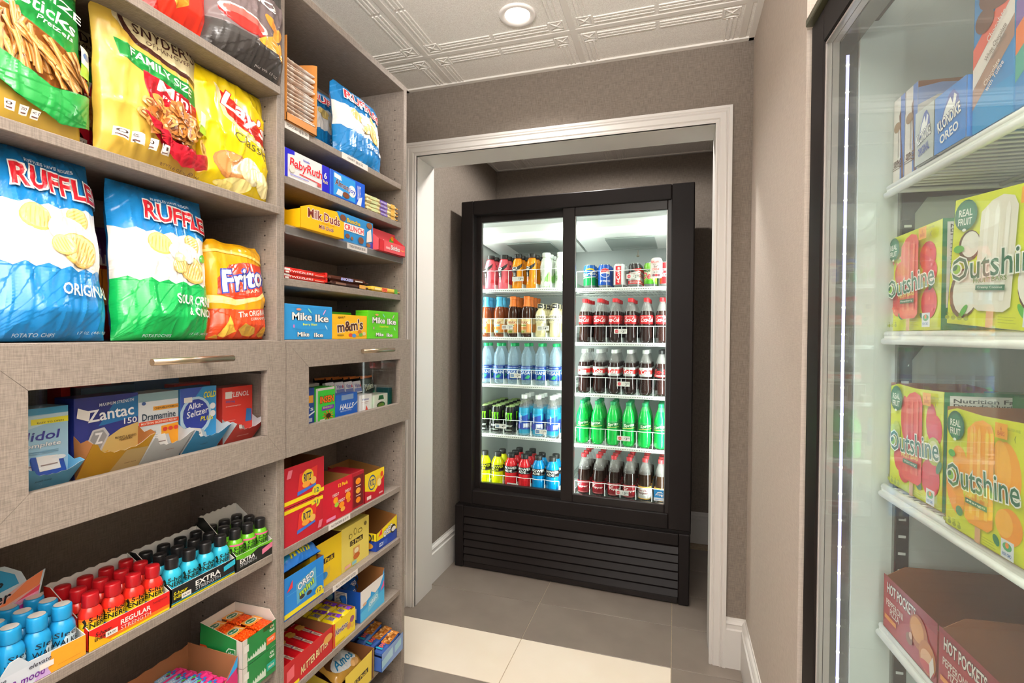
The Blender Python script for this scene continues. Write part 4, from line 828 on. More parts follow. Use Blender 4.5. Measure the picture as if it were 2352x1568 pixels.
# ================================================================ goods in the left unit  (local -y faces the room)
LZ = PI/2
def at(o, x, y, z, rz=0, rx=0, ry=0): return pose(o, (x, y, z+.0006), LZ+rz, rx, ry)
def chip(x, y, s, c='f1d98a', c2='dcb860', r=0, n=6):
    el = [('e', x, y, s, s*.55, c2, r), ('e', x, y+.005, s*.93, s*.48, c, r)]
    cr, sr = math.cos(math.radians(r)), math.sin(math.radians(r))
    for i in range(n):
        t = (i+.5)/n*2-1; el.append(('e', x+t*s*.8*cr, y+t*s*.8*sr*.6, .006, s*.42*math.sqrt(max(.05, 1-t*t)), c2, r))
    return el
def ruffles(low, cap, cap2=None, capx=.72, tx=.62):
    el = [('r', 0, 0, 1, 1, '1878b8')]
    el.append(band(zig(.36, 12, .012, ln=lambda t: .03-.02*t), zig(.70, 12, .010, ph=1, ln=lambda t: .01*t), 'f2efea'))
    el.append(('p', [(0, 0), (1, 0)]+zig(.36, 12, .012, ln=lambda t: .03-.02*t)[::-1], low))
    el += chip(.38, .63, .13, r=-10)+chip(.74, .66, .10, r=-60)+[('e', .62, .585, .17, .075, 'f4f0e4'), ('e', .62, .61, .15, .045, 'ece6d4'), ('e', .61, .56, .10, .06, 'e9e4d6')]+chip(.70, .48, .17, 'ecd08a', 'd0a554', r=-28, n=9)+chip(.56, .50, .10, 'f0d894', 'd9b464', r=20)
    if low != '1878b8': el += [('e', .66, .60, .12, .05, 'f7f7f4'), ('e', .66, .565, .075, .05, 'dfe0dc'), ('e', .86, .57, .05, .03, '4aa83a', 40), ('e', .55, .55, .06, .03, 'cfe0a0')]
    el += [('t', 'RUFFLES', tx, .82, .80, .115, 'c91f2d', {'o': ('f6f2ee', .07), 'b': .055, 'r': -4, 'a': .25, 'k': -.1}), ('t', 'RUFFLES HAVE RIDGES', .55, .915, .42, .018, 'dfe9f2', {'b': .02}),
           ('t', cap, capx, .265, .46, .065, 'f1f1ee', {'b': .045, 'r': -3})]
    if cap2: el.append(('t', cap2, capx+.08, .185, .34, .055, 'f1f1ee', {'b': .045, 'r': -3}))
    el += [('t', 'POTATO CHIPS', .35, .035, .28, .018, 'c9dcea'), ('t', '17 OZ. (481.9g)', .82, .045, .26, .018, 'c9dcea')]
    return el
CNT = 1.281
# counter-top bags
bag('chip_bag', 'large blue ridged potato chip bag, leftmost on the counter above the drawer', .178, .300, .09, '1878b8', ruffles('1878b8', 'ORIGINAL', capx=.74, tx=.64), (-.957, .546, CNT+.002), LZ, -.06, 1, top=.97, waist=.02, flare=.10, shift=.006)
bag('chip_bag', 'blue and green ridged potato chip bag in the middle of the counter', .192, .290, .085, '1878b8', ruffles('0fa04c', 'SOUR CREAM', '& ONION', .72, tx=.66), (-.957, .742, CNT+.002), LZ, -.05, 2, top=.98, waist=.03)
fr_el = [('p', [(0, 0), (1, 0), (1, .34), (.5, .30), (0, .30)], 'd4461c'), ('p', [(0, .36), (.3, .34), (.7, .40), (1, .50), (1, .56), (.6, .44), (.3, .40), (0, .44)], 'f5dc8a'), ('p', [(.08, .44), (.3, .40), (.7, .44), (.95, .52), (1, .80), (.55, .80), (.3, .76), (.1, .60)], 'cf3a1a'),
         ('t', 'Fritos', .60, .64, .92, .22, 'f6f3ee', {'s': .25, 'b': .05, 'r': 12, 'o': ('2a3f9e', .06)}), ('t', 'BRAND', .66, .50, .30, .03, 'f3dcc0', {'r': 10}), ('t', 'The ORIGINAL', .66, .27, .62, .06, 'f6efe6', {'b': .04, 'r': 6}), ('t', 'CORN CHIPS', .74, .215, .36, .03, 'f6efe6', {'b': .03, 'r': 5}),
         ('p', [(.12, .04), (.22, .02), (.36, .08), (.30, .14), (.24, .24), (.18, .14)], 'f0c04a'), ('p', [(.38, .10), (.46, .16), (.66, .12), (.72, .06), (.62, .03), (.48, .04)], 'f0c04a'), ('p', [(.76, .05), (.86, .13), (.98, .12), (.96, .05), (.86, .02)], 'e8b03a'), ('p', [(.02, .02), (.10, .05), (.16, .01)], 'e8b03a'), ('p', [(0, .86), (.4, .88), (.8, .84), (1, .80), (1, .82), (.8, .87), (.4, .905), (0, .885)], 'f6d56a')]
bag('chip_bag', 'orange and red corn chip bag at the right end of the counter', .158, .218, .070, 'e8a80e', fr_el, (-.958, .918, CNT+.002), LZ, -.05, 3, top=.84, waist=.02)
bag('chip_bag', 'dark maroon and orange snack bag mostly hidden behind the green-bottomed bag', .15, .225, .05, '8e2a1c', [('r', 0, .30, 1, .62, 'e08018'), ('p', [(0, .6), (1, .7), (1, 1), (0, 1)], '5a2a6a'), ('t', 'KETTLE', .5, .7, .6, .1, 'f1e9de', {'b': .04})], (-1.10, .69, CNT+.002), LZ, -.03, 4)
bag('chip_bag', 'silver and orange snack bag peeking out left of the corn chip bag', .13, .19, .05, 'c9c6c2', [('r', 0, .45, 1, .75, 'd9762a'), ('p', [(.4, 0), (1, 0), (1, .4), (.5, .3)], '8a2a1c')], (-1.085, .855, CNT+.002), LZ, -.02, 5)
# second shelf from top
M_ = 1.601
rs = random.Random(5)
def sticks(n, x0, y0, x1, y1, L=.085, W=.146, H=.30):
    el = []
    for i in range(n):
        x, y = rs.uniform(x0+.03, x1-.03), rs.uniform(y0+.04, y1-.02); a = math.radians((92 if x < .45 else 125)+rs.uniform(-22, 22)); l = L*rs.uniform(.6, 1)/2
        if y > .50-.16*(x-.2): continue
        c = rs.choice(('c9853a', 'd99a4a', 'c07c34', 'e0aa5c'))
        def bar(w_, off, col):
            dx, dy, nx, ny = l*math.cos(a)/W, l*math.sin(a)/H, -math.sin(a)*w_/W, math.cos(a)*w_/H; ox, oy = -math.sin(a)*off/W, math.cos(a)*off/H
            return ('p', [(x-dx-nx+ox, y-dy-ny+oy), (x+dx-nx+ox, y+dy-ny+oy), (x+dx+nx+ox, y+dy+ny+oy), (x-dx+nx+ox, y-dy+ny+oy)], col)
        el += [bar(.0036, 0, '9a5f26'), bar(.0030, 0, c), bar(.0009, .0008, 'eec48a')]
    return el
def knots(n, x0, y0, x1, y1):
    el = []
    for i in range(n):
        x, y = rs.uniform(x0, x1), rs.uniform(y0, y1); r = rs.uniform(0, 180); c = rs.choice(('b8702e', 'cf8a3e', 'a8622a', 'dca05a'))
        el += [('e', x, y, .085, .035, c, r), ('e', x, y, .058, .020, '8a4f22', r), ('e', x+.02, y+.004, .022, .017, c, r+60), ('e', x-.03, y+.008, .02, .006, 'f0c890', r)]
    return el
GOLD = 'd9b54a'
snout = [('e', .0, 0, 0.01, .01, GOLD)]
def facts(x, y, tx): 
    el = []
    for i, t in enumerate(tx): el += [('r', x+i*.105, y-i*.004, x+i*.105+.085, y+.045-i*.004, 'efe9e0'), ('t', t, x+i*.105+.042, y+.03-i*.004, .06, .014, '4a3a34', {'b': .02}), ('r', x+i*.105+.012, y+.008-i*.004, x+i*.105+.073, y+.014-i*.004, '6b4a44')]
    return el
st = [('p', [(.0, .78), (1, .80), (1, 1), (0, 1)], 'd9c07a'), ('p', [(.0, .90), (1, .86), (1, .90), (0, .95)], '4a2a22'), ('p', [(.22, .60), (1, .44), (1, .82), (.25, .92)], '1f8f3e'), ('p', [(0, .30), (.3, .16), (.7, .10), (1, .12), (1, .30), (.6, .26), (.2, .36), (0, .44)], '1f8f3e'),
      ('p', [(0, .62), (.22, .60), (1, .44), (1, .28), (.6, .26), (.2, .36), (0, .44)], '9a5a24')]+sticks(90, .02, .30, .99, .56)+[('p', [(0, .24), (.3, .15), (.7, .09), (1, .12), (1, .29), (.6, .24), (.2, .33), (0, .42)], '1f8f3e'),
      ('t', 'ILY SIZE', .56, .715, .70, .050, 'f1efe9', {'b': .04, 'r': -12}), ('t', 'Sticks', .57, .625, .52, .075, 'f4f2ec', {'b': .03, 'r': -14}), ('t', 'Pretzels', .62, .555, .32, .030, 'f4f2ec', {'b': .02, 'r': -14}), ('r', .86, .44, .99, .54, 'e9efe6'), ('e', .93, .50, .04, .02, '3f6fae'), ('p', [(.84, .38), (1, .36), (1, .44), (.86, .45)], '9fd03a')]+facts(.20, .075, ('0', '300', '<1'))
bag('pretzel_bag', 'gold and green pretzel bag picturing pretzel sticks, leftmost on the second shelf', .146, .300, .055, GOLD, st, (-.960, .528, M_+.002), LZ, -.03, 6, waist=.02, wr=.45)
def mini():
    sx = lambda x: x-.07 if .17 < x < .99 else x
    E_ = [('p', [(.30, .84), (.36, .80), (1, .72), (1, .98), (.2, .99), (.22, .90)], 'e9dcae'), ('p', [(.24, .98), (.30, .84), (.40, .775), (1, .69), (1, .725), (.42, .81), (.34, .86), (.29, .98)], '4a2620'), ('t', "SNYDER'S", .70, .895, .64, .075, '4a2620', {'b': .03, 's': .1}), ('t', 'OF HANOVER', .72, .83, .46, .03, '5a3a2c', {'b': .01}),
            ('p', [(.22, .66), (.20, .76), (1, .66), (1, .52), (.45, .60)], '1f8f3e'), ('t', 'FAMILY SIZE', .64, .665, .66, .06, 'f3f1ec', {'b': .04, 'r': -11}), ('p', [(.42, .62), (1, .53), (1, .30), (.46, .42)], 'c4202e'), ('t', 'Mini', .74, .535, .38, .08, 'f4f2ec', {'b': .03, 'r': -10}), ('t', 'Pretzels', .74, .47, .30, .028, 'f4f2ec', {'b': .02, 'r': -10}),
            ('p', [(.36, .35), (.44, .26), (.6, .14), (.8, .075), (.96, .10), (1, .16), (1, .22), (.7, .24)], 'd21f34')]+knots(60, .42, .22, .97, .42)+[('p', [(.36, .33), (.44, .29), (.62, .20), (.84, .155), (1, .20), (1, .12), (.9, .075), (.74, .075), (.56, .14), (.43, .24)], 'd21f34'), ('r', .90, .40, .99, .49, 'e9efe6'), ('p', [(.89, .34), (1, .33), (1, .39), (.90, .40)], '9fd03a')]+facts(.16, .115, ('0', '0g', '250', '<1'))+[('t', 'NET WT. 16 OZ (1LB) (454g)', .72, .045, .44, .02, '6b4a2c', {'r': -4})]
    out = []
    for e in E_:
        if e[0] == 'p': out.append(('p', [(sx(x), y+.015) for x, y in e[1]], e[2]))
        elif e[0] == 't': out.append(e[:2]+(e[2]-.07, e[3]+.015)+e[4:])
        elif e[0] == 'e': out.append(('e', e[1]-.07, e[2]+.015)+e[3:])
        else: out.append(('r', e[1]-.07, e[2]+.015, e[3]-.07, e[4]+.015, e[5]))
    return out
bag('pretzel_bag', 'gold pretzel bag with green banner and red panel picturing small knotted pretzels', .198, .278, .065, GOLD, mini(), (-.958, .719, M_+.002), LZ, -.03, 8, waist=.02)
bag('pretzel_bag', 'second red-panelled pretzel bag, in the gap behind the two front pretzel bags', .18, .270, .06, 'a88a2e', mini(), (-1.075, .650, M_+.002), LZ, -.02, 9)
ly = [('p', [(.28, .74), (.30, .84), (.98, .62), (.98, .50), (.62, .56), (.40, .62)], 'cf2a1c'), ('p', [(.24, .88), (.30, .85), (.36, .65), (.60, .55), (.98, .49), (.98, .45), (.58, .51), (.30, .63)], 'f7e9b0'), ('t', "Lay's", .64, .69, .66, .19, 'f7f4ee', {'b': .05, 'r': -18, 's': .1, 'o': ('cf2a1c', .04)}), ('t', 'Classic', .66, .46, .50, .085, '5a5224', {'b': -.005, 'r': -10}),
      ('e', .40, .21, .25, .12, 'b9783e', -10), ('e', .40, .22, .22, .10, 'c98a4e', -10), ('e', .62, .22, .16, .11, 'ead9a6', -35), ('e', .66, .21, .13, .09, 'f3e6bc', -35), ('e', .70, .20, .09, .06, 'e3d098', -35), ('e', .45, .075, .20, .06, 'eedc8e', 8), ('e', .82, .15, .15, .08, 'efe0a4', -50), ('e', .3, .06, .12, .03, 'e9d57a')]
bag('chip_bag', 'bright yellow potato chip bag at the right end of the second shelf', .205, .262, .08, 'f0d20e', ly, (-.958, .902, M_+.002), LZ, -.04, 11, waist=.05, wr=1.25, top=.98)
# top shelf
T_ = 1.886
bb = [('p', [(0, 0), (1, 0), (1, .30), (.5, .33), (0, .38)], '3a3634'), ('p', [(0, .38), (.5, .33), (1, .30), (1, 1), (0, 1)], '6b5c5c'), ('e', .36, .53, .26, .12, '8a1a1a', -8), ('e', .36, .57, .26, .10, 'd9c4bc', -8), ('e', .36, .575, .22, .075, 'b05a50', -8), ('e', .36, .49, .2, .07, 'c2231a', -8)]+[('p', [(.50, .34), (.60, .30), (.78, .32), (.88, .26), (.84, .42), (.70, .50), (.58, .42)], 'e89a2e'), ('e', .80, .62, .12, .07, 'e8a23a', 40), ('e', .70, .72, .12, .06, 'dc8a2a', -30), ('p', [(.3, .74), (.45, .9), (.36, .95)], 'a8281e'), ('e', .84, .46, .07, .05, 'f0b04a', 60), ('t', 'Net Wt. 13 OZ', .72, .08, .3, .022, 'bab4b0'), ('t', 'BBQ', .5, .86, .5, .1, 'f1ece6', {'b': .05})]
bb = [(e[:1]+([(a, c*.55) for a, c in e[1]], e[2])) if e[0] == 'p' else (e[:3]+(e[3]*.55, e[4], e[5]*.6)+e[6:] if e[0] == 't' else (e[0], e[1], e[2]*.5, e[3], e[4]*.55)+e[5:]) for e in bb]
bag('chip_bag', 'large black barbecue chip bag hanging over the front of the top shelf', .205, .31, .11, '2b2826', bb, (-.935, .912, T_-.0005), LZ-.12, -.02, 12, waist=.02, top=.96)
bag('chip_bag', 'bright red tortilla chip bag on the top shelf', .145, .30, .09, 'd9301c', [('p', [(.2, .30), (.62, .40), (.55, .18), (.40, .12)], 'e8902e'), ('p', [(.45, .22), (.8, .30), (.62, .44)], 'f0a83a'), ('e', .45, .25, .05, .02, 'b8501c'), ('e', .55, .32, .04, .015, 'c8601c'), ('p', [(.3, .42), (.6, .5), (.4, .56)], 'f3b84a'), ('t', 'NACHO', .5, .7, .7, .1, 'f6efe6', {'b': .05}), ('p', [(0, 0), (.3, 0), (0, .25)], 'a81a12')], (-.965, .765, T_+.002), LZ, -.03, 13)
bag('chip_bag', 'dark red-brown chip bag wedged between the red and black bags', .12, .30, .06, '5a1c1a', [('e', .5, .45, .35, .10, 'e0c9c0'), ('e', .5, .42, .32, .08, '8a1a1a'), ('r', .82, .05, 1, .95, 'b9a6a2')], (-1.02, .86, T_+.002), LZ, -.02, 14)
bag('chip_bag', 'red snack bag farthest left on the top shelf', .15, .30, .08, 'c9261c', [('e', .5, .5, .3, .12, 'f0a83a')], (-.995, .585, T_+.002), LZ, -.03, 15)

# ---- medicines behind the drawer glass
DZ = 1.0452
def meds(name, label, y, w_, h, col, els, traycol, tel, inner='cfd6da', th=.042, td=.030, d=.05, x=-.965):
    r = empty(name, label, 'medicine box', 'medicine dispensers in the left drawer')
    bx = B().box(-w_/2, w_/2, 0, d, 0, h, mat(col, .35), .001).build('carton', r)
    ink('printing', bx, els, w_, h, lambda u, v, k: Vector((-w_/2+u*w_, -k, v*h)), rough=.35)
    t = B(); s = w_/2*.98; a = .10
    wv = [(1-2*i/12, 1-(.34*max(0, math.sin(PI*i/12))**.6 if 1 < i < 11 else 0)-.05*(i % 2)) for i in range(13)]
    lip = [(-1, 0), (1, 0)]+wv
    t.prism(lip, lambda a, v, k: (a*s*(1+.03*v), -td*v-k, th*v), 0, -.0008, mat(traycol, .4), mat(inner, .6), mat('e9e6e0', .6))
    for sg in (-1, 1): t.prism([(0, 0), (-td, th), (-td*.7, th*1.08), (-td*.35, th*.98), (0, th*1.15)], lambda p, q, k: (sg*s*(1+.03*q/th)-k*.0008, p, q), 0, 1, mat(traycol, .4), mat(inner, .7))
    tt = t.build('dispenser_flap', r)
    ink('printing', tt, tel, 2*s, math.hypot(td, th), lambda u, v, k: Vector(((-s+u*2*s)*(1+.03*v), -td*v+.0008*0-k-.0004, th*v)), rough=.4)
    return at(r, x, y, DZ)
meds('medicine_box', 'pale blue medicine box with purple lettering, leftmost in the drawer', .547, .074, .130, '9cc4dc', [('r', 0, 0, 1, 1, '9fc8de'), ('r', 0, .92, 1, 1, '4a9cc4'), ('p', [(0, .72), (1, .86), (1, .92), (0, .90)], 'c4dfea'), ('r', .30, .80, 1, .87, 'e6dc3a'), ('t', 'EASY TO OPEN', .66, .82, .5, .02, '4a4a30', {'b': .03}), ('t', 'Midol', .42, .66, .80, .11, '3a3a8a', {'s': .2, 'b': .03}), ('t', 'Complete', .45, .54, .8, .07, 'f2f6f8', {'s': .2, 'b': .04, 'o': ('5a6a8a', .03)}), ('r', .2, .46, .8, .47, '7aa4bc'), ('r', .2, .44, .8, .45, '7aa4bc'), ('e', .8, .36, .14, .03, 'e6eaea')], '5aa9d4', [('t', 'push here', .4, .4, .3, .1, '2a5a80')], inner='6ab4dc', th=.042, td=.040)
meds('medicine_box', 'navy and gold medicine box with a silver diamond emblem', .647, .107, .139, '1f2f7e', [('r', 0, 0, 1, 1, '26307e'), ('p', [(.35, .62), (1, .68), (1, .96), (.6, .9)], '1f6fa8'), ('p', [(.1, .12), (.4, .42), (.7, .55), (1, .60), (1, 0), (.1, 0)], 'cdb06a'), ('p', [(0, 0), (.2, .2), (.5, .3), (.5, 0)], 'c99a1a'), ('p', [(.18, .44), (.26, .58), (.44, .60), (.52, .50), (.36, .26)], 'c9c9c9'), ('p', [(.22, .46), (.28, .56), (.42, .57), (.48, .49), (.36, .32)], '9a9a9c'), ('t', 'Z', .35, .47, .12, .14, 'f3f3f3', {'b': .05}), ('t', 'MAXIMUM STRENGTH', .64, .90, .56, .04, 'e6ebf4', {'b': .02, 's': .15, 'r': 3}), ('t', 'Zantac', .55, .77, .74, .15, 'f6f7fa', {'b': .035, 'r': 3}), ('t', '150', .86, .64, .22, .08, 'f6f7fa', {'b': .03}), ('t', 'PREVENTS & RELIEVES\nHEARTBURN', .78, .42, .36, .06, '4a3a20', {'b': .02}), ('p', [(.02, .76), (.2, .70), (.22, .82), (.04, .88)], 'efece6')], 'c9960e', [('p', [(.5, 0), (1, 0), (1, .6), (.62, .62)], 'cfb47a'), ('t', 'open here', .8, .2, .2, .05, '7a4a1a')], inner='a86a34', th=.066, td=.046)
meds('medicine_box', 'white and orange motion-sickness medicine box', .742, .081, .135, 'dfe6ea', [('r', 0, 0, 1, 1, 'e6ebee'), ('r', 0, .88, 1, 1, '8fb0b8'), ('p', [(.55, 0), (1, 0), (1, .52), (.55, .50)], 'f0a21a'), ('r', .35, .74, 1, .80, 'f0a83a'), ('t', 'CHEWABLE FORMULA', .68, .77, .6, .03, '3a3020', {'b': .03}), ('t', 'Dramamine', .50, .66, .84, .10, '1f3a50', {'b': .03}), ('r', 0, .54, 1, .60, 'd8502a'), ('t', 'MOTION SICKNESS RELIEF', .5, .57, .9, .03, 'f6ece0', {'b': .03}), ('e', .64, .45, .06, .03, 'd8402a'), ('e', .78, .45, .06, .03, 'd8402a'), ('e', .92, .45, .06, .03, 'd8402a'), ('t', 'DUAL ACTION', .22, .44, .36, .03, '5a6a74')]+[('r', .06, .39-i*.03, .44, .395-i*.03, '8a9aa4') for i in range(5)]+[('e', .10, .86, .05, .025, '3f5fa0')], 'c9d0d4', [('t', 'push here', .6, .4, .2, .06, '8a3a2a')], th=.056, td=.044)
meds('medicine_box', 'blue cold-remedy tablet box with a round logo', .830, .086, .136, '2a86c8', [('r', 0, 0, 1, 1, '2f93d0'), ('p', [(0, 1), (.6, 1), (0, .55)], '3a5ab8'), ('e', .42, .56, .44, .30, 'bcdcee'), ('e', .42, .57, .36, .25, '243a9a'), ('t', 'Alka-', .40, .72, .42, .09, 'f4f6fa', {'b': .03, 's': .2, 'r': 8}), ('t', 'Seltzer', .46, .61, .60, .10, 'f4f6fa', {'b': .03, 's': .2, 'r': 8}), ('t', 'PLUS', .72, .50, .36, .07, 'e9dc2a', {'b': .04, 's': .2}), ('t', 'COLD', .80, .87, .36, .10, 'e9dc2a', {'b': .05, 's': .2}), ('e', .88, .68, .08, .05, 'f0f2f4'), ('e', .88, .56, .08, .05, 'f0f2f4'), ('r', .08, .78, .3, .86, 'efece6')], '2a93cc', [('t', 'open', .5, .3, .2, .05, '1a4a70')], th=.054, td=.044)
meds('medicine_box', 'red pain-reliever box, rightmost in the left drawer', .932, .084, .128, 'd0342c', [('r', 0, 0, 1, 1, 'd63a30'), ('t', 'TYLENOL', .5, .86, .76, .09, 'f4efec', {'b': .03, 's': .15}), ('r', .08, .80, .3, .92, 'ece8e2'), ('t', '500 mg', .24, .74, .3, .05, '3f5fb0', {'b': .03}), ('t', 'acetaminophen', .34, .66, .5, .03, 'f1d9d4'), ('r', .06, .40, .4, .41, 'e9a49c'), ('p', [(.74, .34), (.96, .34), (.96, .56), (.78, .58)], '2a6fb0')], 'd03a34', [('r', .3, .3, .7, .34, 'e9a49c')], th=.050, td=.042)
for i, (y, w_, h, c, lb) in enumerate(((.590, .05, .120, '1f2c66', 'navy box hidden behind the pale blue and navy medicine boxes'), (.72, .10, .145, '0f5a80', 'teal box standing behind the motion-sickness box'), (.70, .09, .158, 'c9281e', 'red-topped box poking up behind the medicine row'), (.88, .09, .138, 'c22c28', 'red box in the back between the blue and red medicines'), (.82, .1, .155, '1f5a88', 'dark blue box at the very back behind the round-logo box'))):
    at(carton('medicine_carton', lb, 'medicine box', w_, .04, h, c, {'F': [('r', .1, .6, .8, .75, 'd9dde6'), ('r', .1, .3, .6, .34, 'c9a04a')]}), -1.06-.03*(i % 3), y, DZ)
SP = None
for nm, y0, n, c, lb in (('blue', .547, 4, '2f4f9e', 'navy foil sachet standing in the pale blue flap box'), ('white', .742, 4, 'c9cdd0', 'silver sachet standing in the motion-sickness flap box'), ('pale', .830, 4, 'b9cbd6', 'pale foil sachet standing in the round-logo flap box'), ('grey', .928, 3, 'b0a6a2', 'grey foil sachet standing in the red flap box')):
    b = B().box(-.023, .023, -.0015, .0015, 0, .052, mat(c, .25, metal=.3), .001).box(-.023, .023, -.0006, .0006, .052, .056, mat(c, .3, metal=.3)); b.box(-.015, .015, -.0021, -.0015, .012, .036, mat('e6e4e0', .3)); b.box(-.012, .012, -.0024, -.0021, .02, .022, mat('8a7a76', .3))
    s0 = tag(b.build('sachet'), lb, 'sachet', lb+'s')
    for i in range(n):
        s = s0 if i == 0 else dup(s0); s['label'] = lb+', '+ORD[i]+' from the back'; at(s, -.958+.0045*i-.010, y0+rnd.uniform(-.012, .012), DZ+.018, rnd.uniform(-.1, .1), -.35)

# ---- energy shots on the shelf under the drawer
S3 = .761
shtxt = lambda c: [('t', '5-hour', .53, .84, .56, .16, c, {'b': .04, 's': .2, 'r': 5}), ('t', 'ENERGY', .52, .66, .70, .16, c, {'b': .05, 's': .1, 'r': 5}), ('p', [(.12, .60), (.16, .72), (.11, .82), (.17, .88), (.21, .76), (.19, .60)], c)]
def shot(col, capc, art, name='energy_shot', cr=.0121):
    r = empty(name, None, 'small bottle')
    P = [(.0135, 0), (.0165, .002), (.0172, .006), (.0173, .051), (.0168, .056), (.0145, .062), (.0115, .066), (.0104, .068)]
    b = B().lathe(P, mat(col, .2, spec=.6), 20); o = b.build('bottle_body', r)
    Rf = lambda z: .0173 if z < .051 else (.0173-(z-.051)*.10 if z < .056 else .0168-(z-.056)*.38)
    W, H, S = WR(Rf, .005, .058); ink('print', o, art, W, H, S, nu=12, nv=8, rough=.25)
    c = B(); n = 26
    c.lathe([(cr*.96, .067), (cr, .0685), (cr, .086), (cr*.94, .0885), (cr*.84, .0892), (0, .0893)], mat(capc, .3), n); c.build('cap', r)
    return r
red_art = [('r', 0, .0, 1, .50, '2a7fb0'), ('p', [(0, .46), (.5, .42), (1, .56), (1, .74), (0, .74)], 'f0d21c'), ('r', 0, .72, 1, .80, 'f4a01a'), ('r', 0, .79, 1, .87, 'ee6f18')]+shtxt('1c1712')
ltxt = shtxt
shr = shot('d8281c', 'a8141c', red_art); shb = shot('2fb2cf', '1b1a1b', ltxt('1d2a1c')+[('r', 0, 0, 1, .1, '1c8fb0')]); shg = shot('5fae1f', '1b1a1b', ltxt('20301a')+[('r', .1, .94, .9, 1, 'e05a8a'), ('p', [(.1, .0), (.22, .3), (.16, .6), (.05, .3)], '3a8a1a'), ('p', [(.85, .1), (.95, .4), (.88, .7), (.8, .4)], '3a8a1a')])
def shotbox(label, y0, y1, col, fel, proto, what, side, sidecol, nx=4, ny=3, back=.96):
    w_ = y1-y0; d = .112; h = .098
    fh = .36
    o = tray('display_tray', label, 'display box', w_-.002, d, h, col, 'd6d3cd', {'F': [(0, fh), (1, fh)], 'L': [(0, back), (.15, back), (1, fh)], 'R': [(0, fh), (1, back)], 'K': [(i/14, back+(.015 if i % 2 else -.015)) for i in range(15)]}, {'F': [(e[0],)+tuple(e[1:]) for e in fel]}, rough=.4)
    X0 = -.929; at(o, X0-d/2, (y0+y1)/2, S3)
    for j in range(ny):
        for i in range(nx):
            q = proto if proto.get('label') is None else dup(proto)
            at(q, X0-.020-j*.0350, y0+w_*(i+.5)/nx+(.0015 if j % 2 else -.0015), S3+.0018+0*j, rnd.uniform(-.25, .25))
            q['label'] = '%s, %s from left in the %s row of its tray' % (what, ORD[i], ('front', 'middle', 'back', 'rearmost')[j]); q['group'] = what+' bottles'
def fx(els): # front face art in fractions of the low front wall (height 36 percent)
    out = []
    for e in els:
        if e[0] == 'r': out.append(('r', e[1], e[2]*.36, e[3], e[4]*.36, e[5]))
        elif e[0] == 't': out.append(('t', e[1], e[2], e[3]*.36, e[4], e[5]*.36, *e[6:]))
        elif e[0] == 'p': out.append(('p', [(a, b*.36) for a, b in e[1]], e[2]))
        elif e[0] == 'e': out.append(('e', e[1], e[2]*.36, e[3], e[4]*.36, *e[5:]))
    return out
shotbox('red and yellow display tray full of red-capped energy shots', .590, .735, 'd8281c', fx([('r', 0, 0, 1, .12, 'f0d81c'), ('r', 0, .12, 1, .4, 'e8781a'), ('r', 0, .3, 1, 1, 'd8201c'), ('p', [(0, 0), (.28, 0), (.1, .5), (0, .8)], 'eeb01a'), ('t', 'REGULAR', .55, .66, .38, .26, 'f6f2ec', {'b': .05}), ('t', 'STRENGTH', .55, .36, .38, .20, 'f3cfc4', {'b': .01}), ('t', '5-hour', .16, .66, .18, .2, '1c1712', {'b': .03, 's': .2}), ('t', 'ENERGY', .16, .44, .2, .16, '1c1712', {'b': .03}), ('r', .18, .30, .32, .56, 'f1ece6'), ('t', '$4.00', .25, .42, .1, .12, '3a3532'), ('t', 'Pomegranate', .86, .78, .2, .16, '8e141c', {'b': .03})]), shr, 'red energy shot', None, None)
shotbox('black display tray full of blue energy shots with black caps', .737, .889, '17181a', fx([('r', 0, 0, 1, .10, 'd8c81c'), ('r', 0, .14, 1, .18, '2fa8c4'), ('t', 'EXTRA', .55, .66, .40, .30, 'f4f4f2', {'b': .05}), ('t', 'STRENGTH', .55, .36, .40, .20, 'c9cdd0', {'b': .01}), ('t', '5-hour', .13, .66, .2, .2, 'e6d81c', {'b': .03, 's': .2}), ('t', 'ENERGY', .13, .44, .2, .16, 'e6d81c', {'b': .03}), ('r', .14, .22, .28, .5, 'f1ece6'), ('t', '$4.00', .21, .35, .1, .12, '3a3532'), ('p', [(.80, .5), (1, .62), (1, .95), (.80, .8)], '2fb2cf')]), shb, 'blue energy shot', None, None)
shotbox('green and black display tray full of green energy shots, nearest the divider', .891, 1.000, '1c1d1a', fx([('p', [(.0, .8), (.3, .6), (.6, .9), (1, .8), (1, 1), (0, 1)], '5fae1f'), ('t', 'EXTRA', .30, .55, .40, .28, 'f4f4f2', {'b': .05}), ('t', 'STRENGTH', .32, .28, .44, .18, 'c9cdd0', {'b': .01}), ('p', [(.70, .3), (1, .5), (1, .85), (.70, .65)], 'e0789a')]), shg, 'green energy shot', None, None, nx=3, ny=4, back=1.14)
